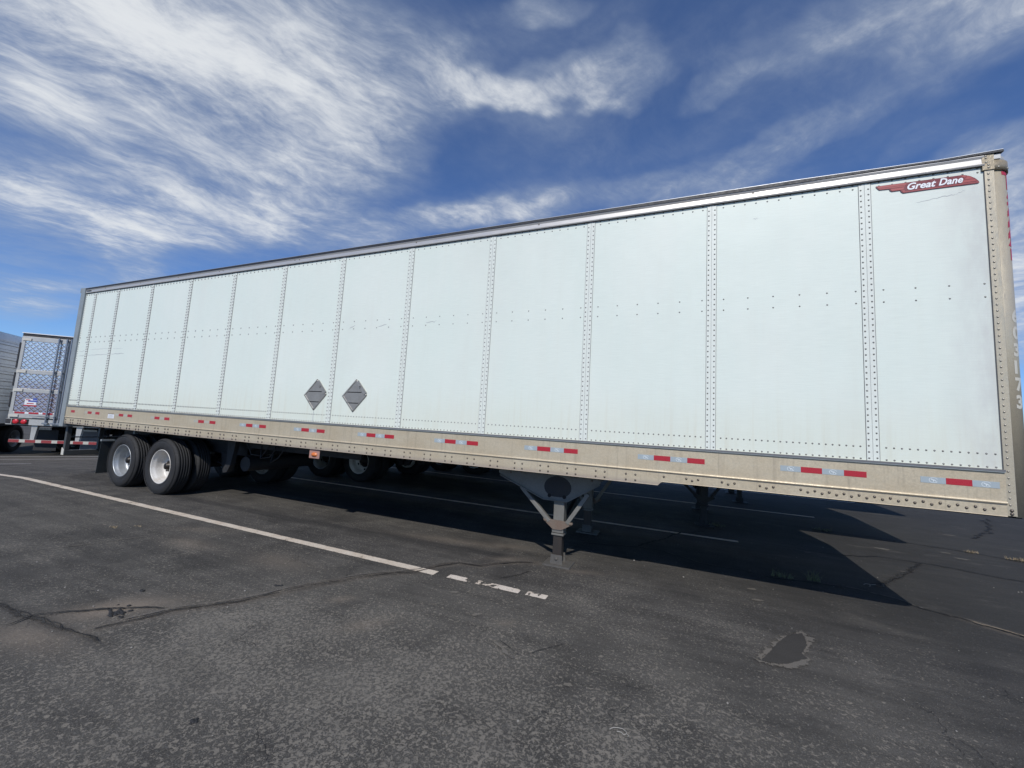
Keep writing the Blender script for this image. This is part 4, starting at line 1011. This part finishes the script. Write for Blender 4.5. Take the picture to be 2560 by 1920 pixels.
weed(13.02, 1.52, 60, .15, .05, MT['weed'], 'taller green weed tuft in the crack, right of the low tuft in the shade edge', 2)
weed(13.99, 4.83, 50, .09, .12, MT['weed'], 'sparse weed tuft in the far crack between two trailer shadows', 3)
weed(12.17, 3.94, 60, .10, .14, MT['weed'], 'dark weeds beside the second trailer landing leg', 4)
weed(15.82, 4.52, 60, .06, .07, MT['drygrass'], 'small straw coloured tuft in the far right crack', 5)
weed(16.25, 4.36, 90, .07, .10, MT['drygrass'], 'larger straw coloured tuft at the far right crack end', 6)
weed(4.96, -1.33, 50, .025, .05, MT['drygrass'], 'flat clump of dry grass on open asphalt left of the bay line', 7)
weed(5.12, -1.15, 30, .018, .05, MT['drygrass'], 'thin wisp of dry grass nearer the bay line', 8)
b = MB(); b.tube([(13.53, 1.69, .006), (13.56, 1.73, .010), (13.60, 1.72, .012), (13.66, 1.76, .008)], .0032, 6); b.tube([(13.59, 1.722, .012), (13.59, 1.68, .008), (13.57, 1.66, .006)], .0026, 6)
tag(b.build('twig', mat('bleached_twig', (.28, .25, .21), .8)), 'bleached forked twig lying on the crack junction', 'twig')
b = MB(); b.tube([(11.245, -1.915, .006), (11.262, -1.895, .007), (11.285, -1.885, .007), (11.31, -1.882, .007), (11.328, -1.895, .007), (11.332, -1.912, .009), (11.320, -1.925, .007), (11.308, -1.912, .007), (11.295, -1.908, .006), (11.283, -1.915, .006)], .0016, 6)
b.tube([(11.332, -1.912, .009), (11.345, -1.918, .006), (11.338, -1.925, .006)], .0014, 6)
tag(b.build('string', mat('white_string', (.36, .34, .30), .8)), 'short looped piece of white string in the foreground', 'string')

# ---------------------------------------------------------------- the three dry vans
T1 = make_trailer()
T2 = copy_tree(T1); T2.location = (1.34, 3.42, 0)
for ch in T2.children:
    if ch.name.startswith('landing_leg') or ch.name.startswith('cross_brace'): ch.location.x += .38
T3 = copy_tree(T1); T3.location = (2.70, 6.84, 0)
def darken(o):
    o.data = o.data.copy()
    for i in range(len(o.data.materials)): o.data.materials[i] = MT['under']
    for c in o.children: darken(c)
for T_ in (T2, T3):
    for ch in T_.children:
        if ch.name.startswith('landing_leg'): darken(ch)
GR = 'box trailers parked side by side in the bays'
tag(T1, 'long white riveted box trailer with red winged badge and two grey diamond placard holders', 'trailer', GR)
tag(T2, 'second trailer in the row, seen in shade beneath the badged white trailer', 'trailer', GR)
tag(T3, 'third trailer in the row, only legs and shadow seen beyond the second', 'trailer', GR)
dress(T1)

# ---------------------------------------------------------------- refrigerated trailer with quilted steel doors
def make_reefer():
    T = empty('reefer_trailer', (-8.69, 1.59, -.375), .677)
    Wd = 2.59; Ln = 14.6
    b = MB(); b.box(0, .02, .16, Ln, 1.10, 3.98); b.box(Wd-.02, Wd, .16, Ln, 1.10, 3.98); b.box(0, Wd, Ln-.02, Ln, 1.1, 3.98)
    for x0, x1 in ((-.006, .0), (Wd, Wd+.006)):
        b.box(x0, x1, .16, Ln, 1.10, 1.32); b.box(x0, x1, .16, Ln, 3.86, 3.99)
        for k in range(30): b.box(x0, x1, .6+k*.47, .63+k*.47, 1.32, 3.86)
    b.build('side_wall', MT['whitebox'], T)
    b = MB(); b.box(-.01, Wd+.01, -.02, Ln, 4.075, 4.10); b.build('roof', MT['labelw'], T)
    b = MB(); b.box(0, Wd, .01, .15, 3.98, 4.075); b.box(0, Wd, .15, Ln, 3.98, 4.075); b.build('roof_edge', MT['roofgap'], T)
    b = MB(); b.box(0, .055, 0, .15, 1.24, 3.98); b.box(Wd-.055, Wd, 0, .15, 1.24, 3.98); b.box(-.03, -.0, -.02, .12, 2.9, 3.75, 1); b.box(-.03, 0, -.02, .12, 2.3, 2.75, 1); b.box(-.03, 0, -.02, .12, 1.6, 2.1, 1)
    b.box(-.02, Wd+.02, -.03, .15, 1.04, 1.235)
    b.box(-.015, .11, -.036, -.030, 1.07, 1.22, 1)
    b.build('rear_frame', [MT['doorframe'], MT['roofgap']], T)
    for i in range(2):
        x0, x1 = (.06, Wd/2-.01) if i == 0 else (Wd/2+.01, Wd-.06)
        d = MB()
        d.box(x0, x1, -.02, .05, 3.82, 3.975); d.box(x0, x1, -.02, .05, 2.73, 2.86); d.box(x0, x1, -.02, .05, 2.11, 2.23); d.box(x0, x1, -.02, .05, 1.26, 1.46)
        d.box(x0, x0+.05, -.022, .05, 1.26, 3.975); d.box(x1-.05, x1, -.022, .05, 1.26, 3.975)
        door = d.build('door', MT['doorframe'], T, bevel=.006)
        d = MB()
        for z0, z1 in ((1.461, 2.109), (2.231, 2.729), (2.861, 3.819)): d.box(x0+.05, x1-.05, -.008, .03, z0, z1)
        d.build('quilted_panel', MT['quilt'], door)
        d = MB(); hx = x0-.03 if i == 0 else x1-.21
        for z in (3.83, 2.75, 2.13, 1.29): d.box(hx, hx+.24, -.045, -.022, z, z+.085)
        d.build('hinge', MT['creamhinge'], door)
        d = MB(); s0 = x0+.10; k = 0
        while s0 < x1-.18:
            wdt = .26 if k % 2 == 0 else .10; d.box(s0, s0+wdt, -.026, -.0205, 1.405, 1.458, k % 2); s0 += wdt; k += 1
        d.build('tape_strip', [MT['redtape'], MT['labelw']], door)
        rods = (.98, 1.21) if i == 0 else (1.38, 1.61)
        for s_ in ((1.02, 1.24) if i == 0 else (1.36, 1.58)):
            d = MB(); d.tube([(s_, -.075, 1.12), (s_, -.075, 3.99)], .024, 10)
            for z in (1.30, 2.17, 2.80, 3.90): d.box(s_-.045, s_+.045, -.055, -.02, z, z+.05)
            d.box(s_-.07, s_+.07, -.11, -.04, 1.09, 1.14); d.beam((s_, -.10, 1.33), (s_-.42 if i == 0 else s_+.42, -.10, 1.345), .03, .02)
            d.build('lock_rod', MT['rod'], door)
    d = MB(); d.box(.36, .66, -.011, -.0085, 1.70, 1.90, 1); d.box(.34, .68, -.0112, -.0085, 1.655, 1.695, 0); d.box(.45, .68, -.0115, -.0112, 1.80, 1.85, 2); d.box(.38, .5, -.0115, -.0112, 1.85, 1.88, 0); d.box(.42, .60, -.0116, -.0113, 1.73, 1.76, 0); d.box(.56, .67, -.0118, -.0085, 1.86, 1.93, 2)
    d.build('flag_sticker', [MT['redtape'], MT['labelw'], MT['blue']], T)
    for x in (.25, .455, Wd-.455, Wd-.25):
        l = MB(); l.box(x-.105, x+.105, -.05, -.03, 1.055, 1.225); lp = l.build('tail_lamp', MT['hub'], T)
        l = MB(); l.lathe([(0, -.08), (.05, -.078), (.075, -.065), (.08, -.05)], 20, (x, 0, 1.14)); l.build('lens', MT['lampred'], lp)
    # underride bar with red and white tape
    b = MB(); b.box(.10, Wd-.10, .021, .10, .46, .56)
    for x in (.62, Wd-.78): b.prism([(x, 1.04), (x+.16, 1.04), (x+.11, .56), (x+.01, .56)], .03, .12); 
    ug = b.build('underride_guard', MT['doorframe'], T)
    b = MB(); x = .105; k = 0
    while x < Wd-.12:
        w_ = .27 if k % 2 == 0 else .15; w_ = min(w_, Wd-.105-x); b.box(x, x+w_, .012, .02, .465, .555, k % 2); x += w_; k += 1
    b.build('tape_strip', [MT['dullred'], MT['dullwhite']], ug)
    for x0 in (.30, Wd-1.02):
        b = MB(); b.box(x0, x0+.62, .72, .735, .15, .86)
        b.build('mud_flap', MT['under'] if x0 < 1 else MT['flapgrey'], T)
        b = MB(); b.box(x0, x0+.42, .70, .719, .86, .92); b.build('flap_bracket', MT['doorframe'], T)
    b = MB(); b.box(.05, Wd-.05, .1, Ln-.2, 1.0, 1.1)
    for x in (.75, Wd-.75): b.box(x-.04, x+.04, .8, 5.2, .72, .9)
    for y in (1.5, 2.9, 4.2): b.prism([(.65, .9), (.85, .9), (.8, .45), (.7, .45)], y-.06, y+.06); b.prism([(Wd-.85, .9), (Wd-.65, .9), (Wd-.7, .45), (Wd-.8, .45)], y-.06, y+.06)
    b.tube([(.2, 2.0, .5), (Wd-.2, 2.0, .5)], .065, 12); b.tube([(.2, 3.25, .5), (Wd-.2, 3.25, .5)], .065, 12)
    for x in (.5, Wd-.5): b.box(x-.06, x+.06, 11.2, 11.33, .04, 1.05); b.box(x-.13, x+.13, 11.12, 11.4, .0, .04)
    b.build('underbody', MT['under'], T)
    return T
RF = make_reefer()
tag(RF, 'refrigerated trailer with quilted stainless steel rear doors and round red tail lamps', 'trailer')
def put_wheels(T, spots, rim):
    """wheels turned so that their axle lies along the local x axis"""
    for x, y, outer, side in spots:
        w = make_wheel(T, 0, 0, 0, rim, outer, side)
        w.location = (x, y, .485); w.rotation_euler = (0, 0, -PI/2)
sp = []
for y in (2.0, 3.25): sp += [(.04, y, True, -1), (.36, y, False, -1), (2.55, y, True, 1), (2.23, y, False, 1)]
put_wheels(RF, sp, MT['cream'])

def make_ribbed():
    T = empty('ribbed_trailer', (-9.72, 1.72, -.41), math.atan2(.66, -.75))
    Wd = 2.59; X0, X1 = -1.0, 13.0
    b = MB(); b.box(X0, X1, 0, .03, 1.05, 4.05); b.box(X0, X1, Wd-.03, Wd, 1.05, 4.05); b.box(X0, X0+.03, .03, Wd-.03, 1.05, 4.05); b.box(X1-.03, X1, .03, Wd-.03, 1.05, 4.05)
    z = 1.50
    while z < 3.8:
        for s_, e in ((-.014, 0), (Wd, Wd+.014)):
            b.prism([(z, s_ if e == 0 else s_), (z, e)], 0, 1) if False else None
            y0, y1 = (s_, e)
            b.box(X0+.02, X1-.02, y0, y1, z, z+.075)
            b.box(X0+.02, X1-.02, y0-.0005 if e == 0 else Wd, 0 if e == 0 else y1+.0005, z-.014, z-.001, 1); b.box(X0+.02, X1-.02, y0-.0005 if e == 0 else Wd, 0 if e == 0 else y1+.0005, z+.076, z+.084, 1)  # dark strips along each rib stand in for rib shading
        z += .245
    for y0, y1 in ((-.02, 0), (Wd, Wd+.02)): b.box(X0, X1, y0, y1, 1.05, 1.34); b.box(X0, X1, y0, y1, 3.83, 4.06)
    for x in np.arange(X0+.3, X1, 1.2):
        for zz in (3.62, 3.60): b.dome(x, 0, zz, .012, .006, 1)
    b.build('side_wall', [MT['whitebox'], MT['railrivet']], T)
    b = MB(); b.box(X0, X1, -.02, Wd+.02, 4.06, 4.09); b.build('roof', MT['roof'], T)
    b = MB(); b.box(X0+.03, X1-.03, .03, Wd-.03, .95, 1.05)
    for yy in (.78, Wd-.78): b.box(-.9, 2.6, yy-.04, yy+.04, .74, .95)
    for xx in (-.20, 1.05): b.tube([(xx, .2, .485), (xx, Wd-.2, .485)], .065, 12)
    b.box(.3, .5, .7, Wd-.7, .5, .9)
    for yy in (.5, Wd-.5): b.box(8.8, 8.93, yy-.06, yy+.06, .05, 1.0); b.box(8.7, 9.0, yy-.13, yy+.13, 0, .04)
    b.build('underbody', MT['under'], T)
    for xc in (-.20, 1.05):
        make_wheel(T, xc, .04, .485, MT['alu'], True, -1); make_wheel(T, xc, .365, .485, MT['alu'], False, -1)
        make_wheel(T, xc, Wd-.04, .485, MT['alu'], True, 1); make_wheel(T, xc, Wd-.365, .485, MT['alu'], False, 1)
    return T
tag(make_ribbed(), 'white trailer with horizontally ribbed side, cut off by the left edge of the photo', 'trailer')
